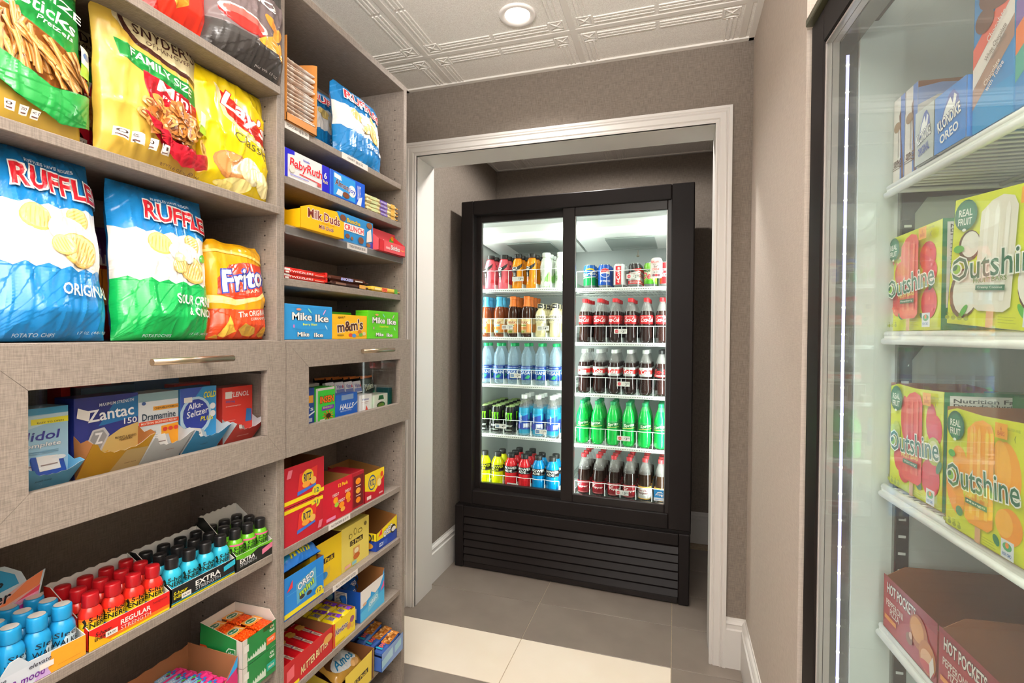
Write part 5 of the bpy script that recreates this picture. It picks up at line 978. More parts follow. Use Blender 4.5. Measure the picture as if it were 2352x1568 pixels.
# sleep-aid display
sb = shot('1f93cc', '1f93cc', [('e', .65, .62, .26, .20, 'cfe6f0', 20), ('e', .4, .3, .3, .2, 'a8d4e6'), ('r', 0, 0, 1, .3, '8cc8e0'), ('t', 'Sleep', .52, .76, .62, .20, '17202a', {'s': .1, 'b': .0}), ('t', 'WALKER', .5, .54, .7, .18, '17202a', {'b': .01})], name='sleep_shot', cr=.0132)
ink('cap_top', sb, [('e', .5, .5, .40, .40, 'd9d2cc')], .027, .027, lambda u, v, k: Vector(((u-.5)*.027, (v-.5)*.027, .0898+k)))
o = tray('display_tray', 'pale purple and orange display tray of blue sleep-aid shots, lower left', 'display box', .145, .105, .098, 'c9d2dc', 'd6d3cd', {'F': [(0, .30), (.22, .32), (.3, .48), (.38, .50), (.46, .36), (1, .34)], 'L': [(0, .8), (1, .3)], 'R': [(0, .34), (.4, .5), (1, .8)], 'K': [(0, .9), (1, .9)]},
    {'F': [('r', 0, 0, 1, .3, 'd3dae4'), ('p', [(.62, 0), (1, 0), (1, .34), (.66, .34)], 'f0a22a'), ('p', [(.5, 0), (.66, 0), (.6, .2)], 'c9a8dc'), ('t', 'increase', .16, .25, .22, .06, '3a3a48', {'s': .2}), ('t', 'focus & mood', .34, .12, .52, .12, '6a2a8a', {'s': .15, 'b': .03}), ('t', 'elevate', .56, .27, .2, .07, '3a3a48', {'s': .2}), ('r', .55, .13, .68, .22, 'ece8e4'), ('r', .72, .08, .94, .085, 'b8741a')]}); at(o, -.929-.0525, .514, S3)
hd = B().prism([(-.07, 0), (.066, 0), (.062, .075), (.074, .128), (.048, .118), (.040, .138), (.018, .156), (-.02, .160), (-.07, .158)], lambda a, z, k: (a, .050-k*.0015, z), 0, 1, 'd6d3cd', 'cfe0ea').build('header_card', o)
ink('printing', hd, [('p', [(.0, .5), (.95, .40), (.95, .47), (1, .80), (.80, .74), (.75, .86), (.6, .97), (.35, .99), (0, .99)], 'cfdfe8'), ('p', [(.2, .98), (.55, .97), (.72, .86), (.76, .75), (.55, .72), (.3, .80)], '2f9fd0'), ('p', [(.3, .52), (.95, .60), (1, .80), (.80, .74), (.5, .62)], 'e9b8b0'), ('p', [(.5, .54), (.96, .66), (1, .80), (.84, .75)], 'f08a5a'), ('p', [(.6, .52), (.95, .58), (.97, .66)], 'e8506a'), ('p', [(.35, .47), (.95, .56), (.95, .60), (.4, .52)], 'f0a0c0'), ('p', [(.3, .42), (.95, .56), (.95, .40), (.2, .30)], 'c43a9a'), ('p', [(.1, .22), (.95, .42), (.94, .20), (.1, .12)], '5a3aa0'), ('t', 'Sleep', .36, .80, .50, .12, '17202a', {'s': .15}), ('t', 'Walker', .40, .66, .56, .12, '17202a', {'s': .15}), ('t', 'elevate', .36, .54, .36, .05, '3a3a58', {'s': .2}), ('t', 'mood', .44, .45, .44, .08, '5a2a8a', {'s': .2, 'b': .03})], .14, .16,
    lambda u, v, k: Vector((-.07+u*.14, .0482-k, v*.16)))
for j in range(3):
    for i in range(4):
        q = sb if sb.get('label') is None else dup(sb)
        at(q, -.951-.0345*j, .462+i*.0345, S3+.0018, rnd.uniform(-.4, .4)); q['label'] = 'sky-blue sleep-aid shot, %s from left in the %s row' % (ORD[i], ('front', 'middle', 'back')[j]); q['group'] = 'sleep-aid shots in their tray'
# ---- bottom-left shelf: mint tray stack and candy carton
S4 = .478
def mint(label, z, top, flav):
    G = '1c7a3a'
    fe = [('r', 0, 0, 1, 1, G), ('r', 0, .0, .13, 1, 'd6cfc6'), ('p', [(.13, .15)]+[(.13+.55*i/16, .15+(.12 if i % 2 else 0)+.18*i/16) for i in range(17)]+[(.68, .1)], 'cfdccb'), ('r', .04, .52, .17, .78, 'e6e2da'), ('p', [(.68, .62), (.98, .62), (.98, .95), (.74, .95)], G), ('t', 'tic\ntac', .87, .78, .16, .26, 'f1f1ea', {'b': .04}), ('r', .70, .22, .98, .50, flav), ('t', 'orange' if top else 'mint', .84, .36, .18, .12, 'f3e6da')]
    le = [('r', 0, 0, 1, 1, G), ('r', .86, 0, 1, 1, 'd6cfc6'), ('r', .0, .30, .14, .56, 'e2562a'), ('e', .14, .43, .04, .13, 'e2562a'), ('p', [(.62, .08), (.84, .08), (.84, .66), (.68, .66), (.62, .52)], 'e6efe2'), ('p', [(.635, .10), (.825, .10), (.825, .63), (.69, .63), (.635, .50)], G), ('t', 'tic\ntac', .735, .35, .16, .42, 'f4f6ee', {'b': .05})]+[('p', [(.18+i*.025, .16), (.19+i*.025, .30), (.20+i*.025, .16)], 'cfdccb') for i in range(16)]
    o = tray('mint_tray', label, 'display box', .099, .125, .062, G, 'ddd2c8', {'F': [(0, 1), (.14, 1), (.3, .72), (.75, .80), (.85, 1), (1, 1)], 'L': [(0, 1.35), (1, .95)], 'R': [(0, 1.0), (.15, 1.35), (1, 1.35)], 'K': [(0, 1.35), (1, 1.35)]}, {'F': fe, 'L': le}, rough=.3); return o
at(mint('lower green mint tray of the stack on the bottom shelf', 0, False, '1fa08a'), -.917-.0625, .948, S4+.0)
at(mint('upper green mint tray holding orange mint boxes, against the divider', 0, True, 'e8632a'), -.917-.0625, .948, S4+.063)
mb = empty('mint_box', None, 'mint box', 'orange mint boxes lying in the upper tray')
cl = B().box(-.020, .020, -.031, .031, 0, .015, glassy('mint_plastic', 'ffd9b8', .15), .002).build('clear_box', mb)
sd = B()
for i in range(7):
    for j in range(8): sd.lathe([(0, -.0038), (.0026, -.0025), (.0032, 0), (.0026, .0025), (0, .0038)], mat('f0701c', .35), 7, (-.0165+i*.0055+rnd.uniform(-.001, .001), -.026+j*.0056, .0112+rnd.uniform(-.002, .0015)), ax='y')
sd.box(-.018, .018, -.029, .018, .001, .0095, mat('e8641a', .5)); tag(sd.build('mints', mb), kind='stuff')
B().box(-.010, .010, .031, .036, .003, .012, 'ece9e4', .001).build('lid', mb)
ink('label', mb, [('r', 0, 0, 1, 1, 'e8922a'), ('e', .45, .55, .36, .34, 'eef0e6'), ('e', .45, .55, .32, .29, '17663a'), ('t', 'tic tac', .45, .55, .5, .22, 'f3f5ee', {'b': .05}), ('r', .80, .05, .84, .95, 'f3f0ea')], .040, .030, lambda u, v, k: Vector((-.020+u*.040, .001+v*.030, .0153+k)))
for i, (lx, ly_) in enumerate(((-.021, .033), (.025, .030), (-.024, -.030), (.022, -.034))):
    q = mb if i == 0 else dup(mb); q['label'] = 'clear box of orange mints, %s in the upper mint tray' % ('back left', 'back right', 'front left', 'front right')[i]
    at(q, -.9795-ly_*.95, .948+lx, S4+.063+.048, .06*(-1)**i)
sbx = tray('candy_tray', 'open brown-lined fruit chew carton with magenta printed side, bottom left', 'display box', .205, .145, .096, 'c42a6a', '94603c', {'F': [(0, .42), (.7, .42), (.86, .62), (1, 1)], 'L': [(0, 1), (1, .42)], 'R': [(0, 1.0), (.12, 1), (1, 1.04)], 'K': [(i/12, 1.0-(.03 if i % 2 else 0)) for i in range(13)]},
    {'F': [('r', 0, 0, 1, .42, 'c4266a'), ('p', [(.86, .60), (1, .75), (1, 1)], '2a9ad8'), ('r', .86, .42, 1, .6, 'c4266a'), ('e', .45, .2, .5, .2, 'e9a01c'), ('t', 'STARBURST', .5, .2, .85, .2, 'b81c2a', {'b': .05, 'o': ('f3c22a', .05)})]}); at(sbx, -.925-.0725, .789, S4)
cb0 = None
for i in range(6):
    if i == 0:
        c0 = empty('chew_stick', None, 'candy', 'striped fruit chew sticks in the open carton')
        B().box(-.083, .083, -.011, .011, 0, .016, mat('d02a70', .25), .004).box(.083, .090, -.010, .010, .006, .009, mat('d83a7a', .3)).build('wrapper', c0)
        ink('printing', c0, [('r', 0, .05, .62, .95, 'c42a6a'), ('p', [(0, .25), (.52, .08), (.62, .5), (.52, .92), (0, .8)], 'b81c2a'), ('p', [(0, .3), (.51, .14), (.60, .5), (.51, .86), (0, .74)], 'f0b81c'), ('t', 'STARBURST', .26, .5, .52, .44, 'b81c1c', {'b': .05, 's': .1}), ('p', [(.64, .0), (.84, .0), (.86, 1), (.66, 1)], '7fb0d8'), ('t', 'VERY\nBERRY', .73, .5, .12, .6, 'e9f0f6', {'b': .04}), ('r', .84, .0, .88, .3, '2a6ab8'), ('r', .88, .3, .92, .6, '2a6ab8'), ('r', .84, .6, .88, 1, '2a6ab8'), ('e', .83, .6, .03, .16, '4aa83a'), ('e', .80, .36, .03, .16, '8a1a5a')], .166, .020, lambda u, v, k: Vector((-.083+u*.166, -.010+v*.020, .0162+k)), rough=.25)
    q = c0 if i == 0 else dup(c0); q['label'] = 'magenta and yellow fruit chew stick, %s from the back in its carton' % ORD[i]
    at(q, -1.052+.022*i, .777+.003*(i % 2), S4+.048-.004*(i % 3)+.002*i, .03*(-1)**i)
at(tray('snack_carton', 'brown open carton at the far left of the bottom shelf', 'display box', .10, .12, .080, '7a4a2a', '8a5534', {}, {'F': [('r', .1, .3, .9, .7, 'a8622a')]}), -1.02, .565, S4)
# ================================================================ goods in the right unit
zA, zB, zC, zD, zE, zF, zG, zH, zI = 1.823, 1.688, 1.565, 1.435, 1.281, .757, .573, .386, .190
def cart(name, label, cat, y0, y1, h, d, z, col, els, x=-.926, **k):
    o = carton(name, label, cat, y1-y0-.001, d, h, col, els, **k); return at(o, x-d/2, (y0+y1)/2, z)
# popcorn carton
pc = tray('popcorn_carton', 'brown carton packed with flat popcorn packets, top shelf beside the divider', 'display box', .112, .13, .20, 'c8843f', 'c8843f', {'F': [(0, .10), (1, .10)], 'L': [(0, 1.04), (1, 1.04)], 'R': [(0, .93), (.1, .95), (.3, .97), (1, 1.03)], 'K': [(0, 1.04), (.3, 1.03), (.6, 1.05), (1, 1.03)]}); at(pc, -.918-.065, 1.090, zA)
p0 = None
for i in range(17):
    if p0 is None:
        b = B(); n = 14
        vs = []; 
        for k in range(n+1):
            x = -.052+.104*k/n
            for y, z in ((-.058, .0042+.0018*noise.noise(Vector((k*.9, 1, 0)))), (-.060, .002), (-.058, .0008)): vs.append((x, y+.002*noise.noise(Vector((k*1.3, 4, 0))), z))
            vs += [(x, .05, .0008), (x, .05, .0088+.0015*noise.noise(Vector((k*.7, 9, 0))))]
        b.add(vs, [(k*5+j, k*5+(j+1) % 5, (k+1)*5+(j+1) % 5, (k+1)*5+j) for k in range(n) for j in range(5)]+[(4, 3, 2, 1, 0), tuple(n*5+j for j in range(5))], noisy('popcorn_film', 'dcbca4', 'fbf6f1', 45, .2, .6, .7), False)
        p0 = q = tag(b.build('popcorn_packet'), 'flat clear-wrapped popcorn packet in the tall stack inside the brown carton', 'snack packet', 'popcorn packets')
    else: q = dup(p0)
    q['label'] = 'flat clear-wrapped popcorn packet, %s from the bottom of the carton stack' % ORD[i]
    at(q, -.982+rnd.uniform(-.002, .002), 1.090+rnd.uniform(-.0015, .0015), zA+.004+i*.0094, rnd.uniform(-.06, .06), .03+rnd.uniform(-.03, .03), rnd.uniform(-.03, .03)); q.scale = (1+rnd.uniform(-.04, .02), 1, rnd.uniform(.8, 1.35))
bag('chip_bag', 'small blue ridged potato chip bag on the top shelf of the right unit', .245, .222, .06, '1878b8', ruffles('1878b8', 'ORIGINAL', capx=.78, tx=.58), (-.955, 1.383, zA+.002), LZ, -.06, 21, top=.85)
bag('chip_bag', 'second blue ridged chip bag tucked behind, next to the popcorn carton', .19, .215, .06, '1878b8', ruffles('1878b8', 'ORIGINAL', capx=.7), (-1.04, 1.325, zA+.002), LZ, -.05, 22, top=.9)
# shelf B
cart('candy_bar_pack', 'white and blue chocolate bar multipack with red script', 'candy', 1.036, 1.207, .071, .05, zB, 'e9e5e6', {'F': [('r', 0, 0, .06, 1, '2a2ac0'), ('p', [(0, .8), (.2, .86), (.2, 1), (0, 1)], '2a2ac0'), ('r', .82, 0, 1, 1, '2a2ac0'), ('t', 'Nestle', .46, .82, .14, .08, '3a4ac0', {'b': .03}), ('t', 'BabyRuth', .46, .52, .72, .42, 'd42a36', {'b': .04, 's': .1, 'o': ('f7f3f3', .04)}), ('p', [(.3, .28), (.8, .22), (.8, .19), (.3, .24)], 'd42a36'), ('t', '6', .9, .62, .07, .24, 'f3f0f0', {'b': .05}), ('t', 'Pack', .9, .38, .12, .14, 'f0d98a', {'b': .03}), ('r', .1, .12, .5, .15, '8a8ad0'), ('e', .14, .34, .06, .14, 'e0d8cc'), ('r', .70, .08, .79, .2, 'c95a5a')]}, rough=.2)
cart('candy_bar_pack', 'bright blue coconut chocolate bar multipack', 'candy', 1.212, 1.380, .072, .05, zB, '2a5ed0', {'F': [('r', .08, .05, .7, .95, '3a9ae0'), ('p', [(.1, .75), (.3, .70), (.28, .88), (.1, .92)], 'e9f0f6'), ('t', 'Almond', .34, .55, .44, .24, '6b3a28', {'b': .04, 'r': -4, 'o': ('e9f0f6', .03)}), ('e', .60, .46, .11, .24, 'f3f3f0'), ('t', 'Joy', .60, .46, .20, .24, '3a5ac0', {'b': .04}), ('p', [(.14, .1), (.3, .08), (.34, .3), (.2, .34)], 'dfe9f2'), ('e', .42, .2, .10, .12, '7a4a34'), ('t', 'SNACK SIZE', .80, .52, .10, .6, 'e9eef6', {'b': .02}), ('p', [(.72, 0), (.86, 0), (.9, .4), (.8, .3)], 'e3ebf4')]}, rough=.2)
for i in range(4):
    if i == 0:
        b = B().box(-.090, .090, -.016, .016, 0, .013, mat('e8d9a4', .22), .005).box(-.099, -.088, -.015, .015, .004, .007, mat('e8d9a4', .3)).box(.088, .099, -.015, .015, .004, .007, mat('d9a04a', .3))
        s0 = tag(b.build('candy_bar'), None, 'candy', 'pale gold candy bars on the second shelf')
        ink('printing', s0, [('r', .42, .1, .66, .9, '6a4ab0'), ('t', 'SNICKERS', .54, .5, .2, .4, 'f0ecec', {'b': .03}), ('r', .78, 0, .92, 1, 'e8b45a'), ('p', [(.1, .1), (.3, .2), (.34, .9), (.14, .8)], 'cfd8a0')], .18, .013, lambda u, v, k: Vector((-.09+u*.18, -.0162-k, v*.013)), rough=.25)
    q = s0 if i == 0 else dup(s0); q['label'] = 'pale gold candy bar, %s layer of the pile at the right end' % ('bottom', 'lower middle', 'upper middle', 'top')[i]
    at(q, -.944, 1.485-.004*(i % 2), zB+i*.0125, .02*(-1)**i)
# shelf C
o = tray('candy_box_tray', 'yellow caramel candy display box with torn-down front corner', 'display box', .170, .115, .070, 'f0b50c', 'e8b414', {'F': [(0, .75), (.2, .92), (.82, 1), (.90, .72), (1, .68)], 'L': [(0, 1.05), (.5, 1.05), (.55, .66), (1, .70)], 'R': [(0, .68), (.3, .9), (1, 1)], 'K': [(0, 1), (1, 1)]},
    {'F': [('t', 'Milk Duds', .52, .62, .74, .34, '7a2e1c', {'b': .045, 'o': ('f7f1ea', .05)}), ('t', 'Chocolate & Caramel', .60, .38, .3, .05, 'a8601c'), ('t', 'Milk Duds', .56, .22, .34, .15, '7a2e1c', {'b': .03, 's': .15, 'o': ('f7f1ea', .04)})]}); at(o, -.902-.0575, 1.155, zC+.0005, -.03)
cart('candy_box', 'blue chocolate cluster candy box with white and red panel', 'candy', 1.247, 1.424, .084, .035, zC, '2f86c4', {'F': [('r', 0, 0, 1, 1, '2f86c4'), ('p', [(0, 0), (.14, 0), (.05, .4), (0, .4)], '3a4ab0'), ('p', [(.74, .0), (1, 0), (1, .3)], '3a4ab0'), ('t', 'Buncha', .42, .80, .38, .15, 'e3c22a', {'b': .04, 'o': ('8a5a1a', .03)}), ('r', .14, .42, .72, .68, 'f3efe9'), ('t', 'CRUNCH', .43, .55, .54, .20, 'd92a36', {'b': .05}), ('e', .12, .82, .08, .11, '7a4a30'), ('e', .88, .86, .09, .11, '8a5a3a'), ('e', .24, .24, .06, .08, '7a4a30'), ('e', .36, .20, .04, .06, '8a5a3a'), ('e', .62, .22, .08, .12, '7a4a30'), ('p', [(.78, .2), (.95, .3), (.92, .75), (.80, .6)], 'ece2da'), ('e', .84, .12, .07, .07, '8a5a3a')], 'R': [('r', 0, 0, 1, 1, 'a8714a')]})
o = tray('candy_tray', 'pink-red fruit candy display tray at the right end of its shelf', 'display box', .165, .10, .036, 'e0525a', 'c42a34', {'L': [(0, 2.1), (.5, 2.1), (1, 1)], 'R': [(0, 1), (.5, 2.1), (1, 2.1)], 'K': [(0, 2.1), (1, 2.1)]}, {'F': [('r', 0, 0, .18, 1, 'cc1f2c'), ('t', 'Skittles', .60, .55, .34, .45, 'f6f0ee', {'b': .05, 'o': ('a81a28', .04)}), ('t', 'Original', .88, .5, .16, .14, 'f0d04a'), ('r', .24, .3, .4, .5, 'f0b0b0')]}); at(o, -.904-.05, 1.508, zC)
cart('candy_box', 'tall pink-red fruit candy box standing inside the red display tray', 'candy', 1.44, 1.60, .078, .018, zC+.0025, 'dd4652', {'F': [('t', 'Skittles', .42, .5, .7, .3, 'f6f0ee', {'b': .05}), ('e', .85, .6, .1, .2, '4aa83a'), ('e', .88, .8, .06, .1, 'f0a01c')]}, x=-.950)
# shelf D: licorice, dark bar, gold bar
for i in range(3):
    if i == 0:
        b = B().box(-.082, .082, -.020, .020, 0, .0125, mat('d6281c', .2), .004)
        for q in range(5): b.tube([(-.078, -.016+q*.008, .0122), (.078, -.016+q*.008, .0122)], .0028, mat('c41f16', .25), 6)
        b.box(.080, .088, -.019, .019, .004, .018, mat('b81c14', .25), .001)
        tw = tag(b.build('licorice_pack'), None, 'candy', 'red licorice packs on the narrow shelf')
        ink('printing', tw, [('r', .0, .55, .12, .95, 'f3efea'), ('t', 'TWIZZLERS', .38, .5, .56, .4, 'f6ece6', {'b': .02, 's': .1}), ('r', .70, .3, .92, .45, 'f0a090'), ('r', .02, .05, .10, .4, 'efe6e0')], .164, .0125, lambda u, v, k: Vector((-.082+u*.164, -.0202-k, v*.0125)), rough=.2)
    q = tw if i == 0 else dup(tw); q['label'] = 'red licorice pack, %s in the pile beside the divider' % ('bottom', 'upper front', 'upper back')[i]
    at(q, (-.950, -.947, -.992)[i], (1.120, 1.117, 1.125)[i], zD+(0, .0135, .0)[i], (0, .015, -.03)[i])
def wrapbar(label, col, w_, y, z, els, d=.032, h=.014, x=-.945, rz=0):
    b = B().box(-w_/2+.012, w_/2-.012, -d/2, d/2, 0, h, mat(col, .22), .005).box(-w_/2, -w_/2+.014, -d/2, d/2, h*.3, h*.5, mat(col, .3)).box(w_/2-.014, w_/2, -d/2, d/2, h*.3, h*.5, mat(col, .3))
    o = tag(b.build('candy_bar'), label, 'candy'); ink('printing', o, els, w_-.03, h, lambda u, v, k: Vector((-w_/2+.015+u*(w_-.03), -d/2-.0002-k, v*h)), rough=.25)
    ink('printing_top', o, els, w_-.03, d, lambda u, v, k: Vector((-w_/2+.015+u*(w_-.03), -d/2+.005+v*(d-.01), h+.0002+k)), rough=.25)
    return at(o, x, y, z, rz)
wrapbar('dark brown candy bar lying on top of its twin on the narrow shelf', '4a2418', .198, 1.303, zD+.0145, [('t', 'SNICKERS', .45, .5, .34, .55, 'd9dbf4', {'b': .04, 's': .2, 'o': ('3a4ac0', .06)}), ('r', .68, .35, .9, .6, 'd9cfc8')], rz=-.02)
wrapbar('dark brown candy bar at the bottom of the pair on the narrow shelf', '3a1c14', .195, 1.306, zD, [('r', .1, .3, .4, .7, '7a5a4a'), ('r', .8, .1, 1, .9, 'd9a04a')])
wrapbar('gold candy bar at the right end of the narrow shelf', 'e9c04a', .18, 1.505, zD, [('r', .34, .1, .56, .9, 'e8784a'), ('t', 'TWIX', .45, .5, .2, .6, 'c42a1c', {'b': .05}), ('r', .86, 0, 1, 1, '5aa83a'), ('r', .05, .3, .28, .7, 'f6e29a')], d=.034, h=.016)
# counter E
mi = lambda flav, fc, dk: {'F': [('t', 'Mike', .34, .66, .40, .22, 'f6f6f4', {'b': .05, 'o': ('2a2a2a', .04)}), ('t', 'AND', .555, .62, .035, .2, dk, {'b': .03}), ('t', 'Ike', .76, .63, .30, .22, 'f6f6f4', {'b': .05, 'o': ('2a2a2a', .04)}), ('t', flav, .5, .43, .30, .08, fc, {'b': .03}), ('t', 'Mike', .36, .15, .24, .13, 'f6f6f4', {'b': .05, 'o': ('2a2a2a', .04)}), ('t', 'Ike', .68, .13, .20, .13, 'f6f6f4', {'b': .05, 'o': ('2a2a2a', .04)}), ('r', .10, .905, .9, .91, dk), ('r', .20, .29, .85, .297, dk), ('e', .26, .86, .05, .035, 'e8906a'), ('e', .48, .84, .05, .025, '7ad0c0', -40), ('e', .80, .82, .05, .022, 'e0a0d0', 50), ('e', .16, .38, .015, .05, 'd070b0'), ('e', .84, .36, .04, .02, 'bfe0f0', -50)],
                           'L': [('r', .0, .9, 1, .91, dk)]}
cart('candy_box', 'sky-blue fruit candy theater box at the left end of the right counter', 'candy', 1.036, 1.222, .0905, .075, zE, '2a8fd0', mi('Berry Blast', 'e3ea2a', '1c6aa8'))
cart('candy_box', 'green fruit candy theater box at the right end of the right counter', 'candy', 1.398, 1.586, .0905, .045, zE, '5ac41c', mi('Original Fruits', 'e9e02a', '3a9a14'), x=-.927)
cart('candy_box', 'green fruit candy box lying behind the yellow one', 'candy', 1.20, 1.395, .082, .04, zE, '4ab01c', {'F': [('r', .0, .9, 1, .95, '3a9a14')]}, x=-.985)
cart('candy_box', 'yellow round chocolate candy pack between the blue and green boxes', 'candy', 1.224, 1.396, .0715, .04, zE, 'f0b81c', {'F': [('t', 'm&m\'s', .50, .56, .74, .46, '4a2618', {'b': .06, 'r': 5, 'o': ('f3ece0', .04)}), ('t', 'PEANUT', .25, .88, .2, .09, '4a2618', {'b': .03, 'r': 5}), ('e', .50, .16, .06, .08, 'd8502a'), ('e', .60, .14, .06, .08, '4a8ad0'), ('e', .70, .20, .06, .08, 'e8a01c'), ('e', .80, .18, .06, .08, '5aa83a'), ('e', .90, .22, .05, .08, 'd9c9a0'), ('e', .76, .30, .06, .08, 'b8742a'), ('r', .12, .14, .3, .18, '7a5a1a')]}, x=-.928)
# right drawer
RX = -.945
def dr(name, label, cat, y0, y1, h, col, els, d=.05, x=RX, rz=0, **k):
    o = carton(name, label, cat, y1-y0-.002, d, h, col, {'F': els}, **k); return at(o, x-d/2, (y0+y1)/2, DZ, rz)
dr('medicine_box', 'dark blue medicine box cut off at the left of the right drawer window', 'medicine box', 1.075, 1.172, .103, '1c3f8e', [('r', .5, .6, .95, .8, 'e8a83a'), ('t', "'s", .85, .45, .2, .12, 'f3f5f8', {'b': .03}), ('r', .6, .1, .9, .2, 'c9cfdc'), ('p', [(.6, .25), (1, .38), (1, .34), (.6, .2)], 'e9edf4')])
dr('medicine_box', 'bright green box with orange lettering and purple band in the right drawer', 'medicine box', 1.176, 1.262, .098, '3fc93a', [('r', 0, 0, .1, 1, 'cfd8cc'), ('r', .1, .93, .95, 1, 'e6e2dc'), ('t', 'INSEN', .56, .66, .72, .20, 'f0701c', {'b': .07, 'o': ('2a1a14', .05)}), ('p', [(.3, .46), (.95, .48), (.9, .36), (.28, .34)], '7a2ab0'), ('t', 'ENERGY', .6, .42, .5, .05, 'c9e03a', {'b': .03})]+[('p', [(.6, .18), (.6+.26*math.cos(a)-.03*math.sin(a), .18+.13*math.sin(a)+.015*math.cos(a)), (.6+.30*math.cos(a), .18+.15*math.sin(a)), (.6+.26*math.cos(a)+.03*math.sin(a), .18+.13*math.sin(a)-.015*math.cos(a))], 'e8601c') for a in [i*PI/5 for i in range(10)]]+[('e', .6, .18, .13, .07, '4a2a14'), ('r', .15, .04, .4, .11, 'e9e4dc')])
dr('medicine_box', 'royal blue cough-drop box in the right drawer', 'medicine box', 1.263, 1.372, .070, '1f5fc0', [('r', .25, .74, .8, .96, '8aa4cc'), ('t', 'HALLS', .50, .46, .62, .24, 'f6f8fa', {'b': .05, 's': .3}), ('p', [(.78, .42), (1, .62), (1, .56), (.86, .44)], 'dfe9f4'), ('t', 'MENTHO-LYPTUS', .45, .28, .5, .07, 'c4d4ee'), ('r', 0, .0, 1, .08, '1a4a9a'), ('r', .08, .05, .6, .07, 'd9e2f0')])
dr('eye_drop_box', 'white eye-drop box with red triangle in the right drawer', 'medicine box', 1.385, 1.452, .056, 'f0eeec', [('t', 'Visine', .42, .74, .6, .12, '3a3a9a', {'b': .04}), ('r', .1, .56, .7, .60, 'c9b0b0'), ('p', [(.40, .08), (.52, .38), (.66, .08)], 'd8402a'), ('r', .15, .48, .6, .5, 'c0a8b0')])
dr('medicine_box', 'white box with green label in front of the black pouches', 'medicine box', 1.462, 1.548, .048, 'eceae4', [('p', [(.3, .62), (.72, .62), (.66, .92), (.36, .92)], '1c5a34'), ('e', .5, .25, .3, .22, '2a2a26'), ('e', .5, .22, .22, .16, '6a7a34')])
dr('medicine_box', 'dark teal box at the right end of the right drawer', 'medicine box', 1.553, 1.575, .064, '12404a', [])
at(carton('paper_carton', 'white carton in the back right corner of the right drawer', 'carton', .10, .08, .07, 'e6e2de', {'F': [('r', 0, 0, 1, .5, '8a7a72')]}), -1.05, 1.53, DZ)
for i in range(4):
    if i == 0:
        e0 = carton('eye_drop_blister', None, 'medicine box', .038, .012, .038, 'e3e4e8', {'F': [('r', 0, .1, 1, .4, '6a7ab0'), ('t', 'Visine', .5, .62, .8, .34, '4a4a9a', {'b': .04}), ('p', [(.8, .5), (.95, .5), (.88, .8)], 'd8402a')]}, group='white eye-drop cards in a row'); q = e0
    else: q = dup(e0)
    q['label'] = 'small white eye-drop card, %s from left in the row above the blue box' % ORD[i]; at(q, -.987+.003*i, 1.292+i*.042, DZ+.066-.002*i, 0, -.2)
dr('medicine_box', 'white box carrying the row of eye-drop cards', 'medicine box', 1.27, 1.44, .065, 'd9d6d2', [], x=-1.0, d=.04)
at(carton('price_box', 'open white carton behind the green box in the right drawer', 'carton', .09, .05, .10, 'e2dfda', {}), -1.06, 1.26, DZ)
for i in range(6):
    if i == 0:
        b = B(); vs = []
        b.add([(-.036, -.004, 0), (.036, -.004, 0), (.040, -.012, .05), (-.040, -.012, .05), (.044, -.002, .095), (-.044, -.002, .095), (.036, .006, 0), (-.036, .006, 0), (.040, .012, .05), (-.040, .012, .05)], [(0, 1, 2, 3), (3, 2, 4, 5), (7, 6, 8, 9), (9, 8, 4, 5), (0, 3, 9, 7), (3, 5, 9), (1, 2, 8, 6), (2, 4, 8), (0, 1, 6, 7)], mat('20241f', .22))
        n0 = tag(b.build('snack_pouch'), None, 'snack packet', 'black and orange pouches')
        ink('printing', n0, [('p', [(.0, .0), (1, .0), (1, .35), (.5, .28), (0, .36)], 'e0701c'), ('t', 'Dunkel', .5, .62, .7, .2, 'c9d2b0', {'s': .2, 'r': 6}), ('r', 0, .93, 1, 1, 'e8843a')], .08, .095, lambda u, v, k: Vector((-.038-.004*v+u*(.076+.008*v), (-.004-.016*v if v < .53 else -.0125+(v-.53)*.0223)-.0012-k, v*.095)), nv=8)
    q = n0 if i == 0 else dup(n0); q['label'] = 'black and orange pouch, %s from the front in the right drawer fan' % ('nearest', 'second', 'third', 'fourth', 'fifth', 'sixth')[i]
    at(q, -.998-.018*i, 1.508-.021*i, DZ+.012, .12*(-1)**i, -.12)
# shelf F
def ritz(lbl, y0, y1, z, h, flip):
    f = (lambda e: e) if not flip else (lambda e: e)
    el = [('r', 0, 0, 1, 1, 'b81c2c'), ('p', [(0, .06), (1, .06), (1, .16), (0, .16)] if not flip else [(0, .86), (1, .86), (1, .96), (0, .96)], 'f0d81c'), ('e', .80, .16 if not flip else .84, .12, .14, 'e9d32a'), ('t', '12' if not flip else '21', .80, .16 if not flip else .84, .12, .13, '1c5a5a', {'b': .04}),
          ('p', [(.30, .20), (.36, .74), (.82, .82), (.78, .30)], 'd8352e'), ('p', [(.30, .20), (.78, .30), (.775, .36), (.305, .30)], '3a6ac0'), ('e', .56, .60, .15, .20, 'e9c42a'), ('t', 'RITZ', .56, .60, .20, .20, '2a2a4a', {'b': .06}), ('e', .52, .42, .10, .08, 'f0a03a'), ('e', .70, .46, .08, .10, 'e8b45a'), ('p', [(.04, .72), (.14, .72), (.18, .92), (.08, .92)] if not flip else [(.84, .08), (.94, .08), (.98, .28), (.88, .28)], 'e07a8a')]
    o = tray('cracker_box', lbl, 'cracker box', y1-y0, .11, h, 'b81c2c', '7a4a24', {'F': [(0, .82), (.25, .88), (.5, .9), (.75, .96), (1, 1)], 'L': [(0, 1), (1, .82)], 'R': [(0, 1), (1, 1)], 'K': [(0, 1), (1, 1)]} if not flip else {}, {'F': el}); return at(o, -.927-.055, (y0+y1)/2, z)
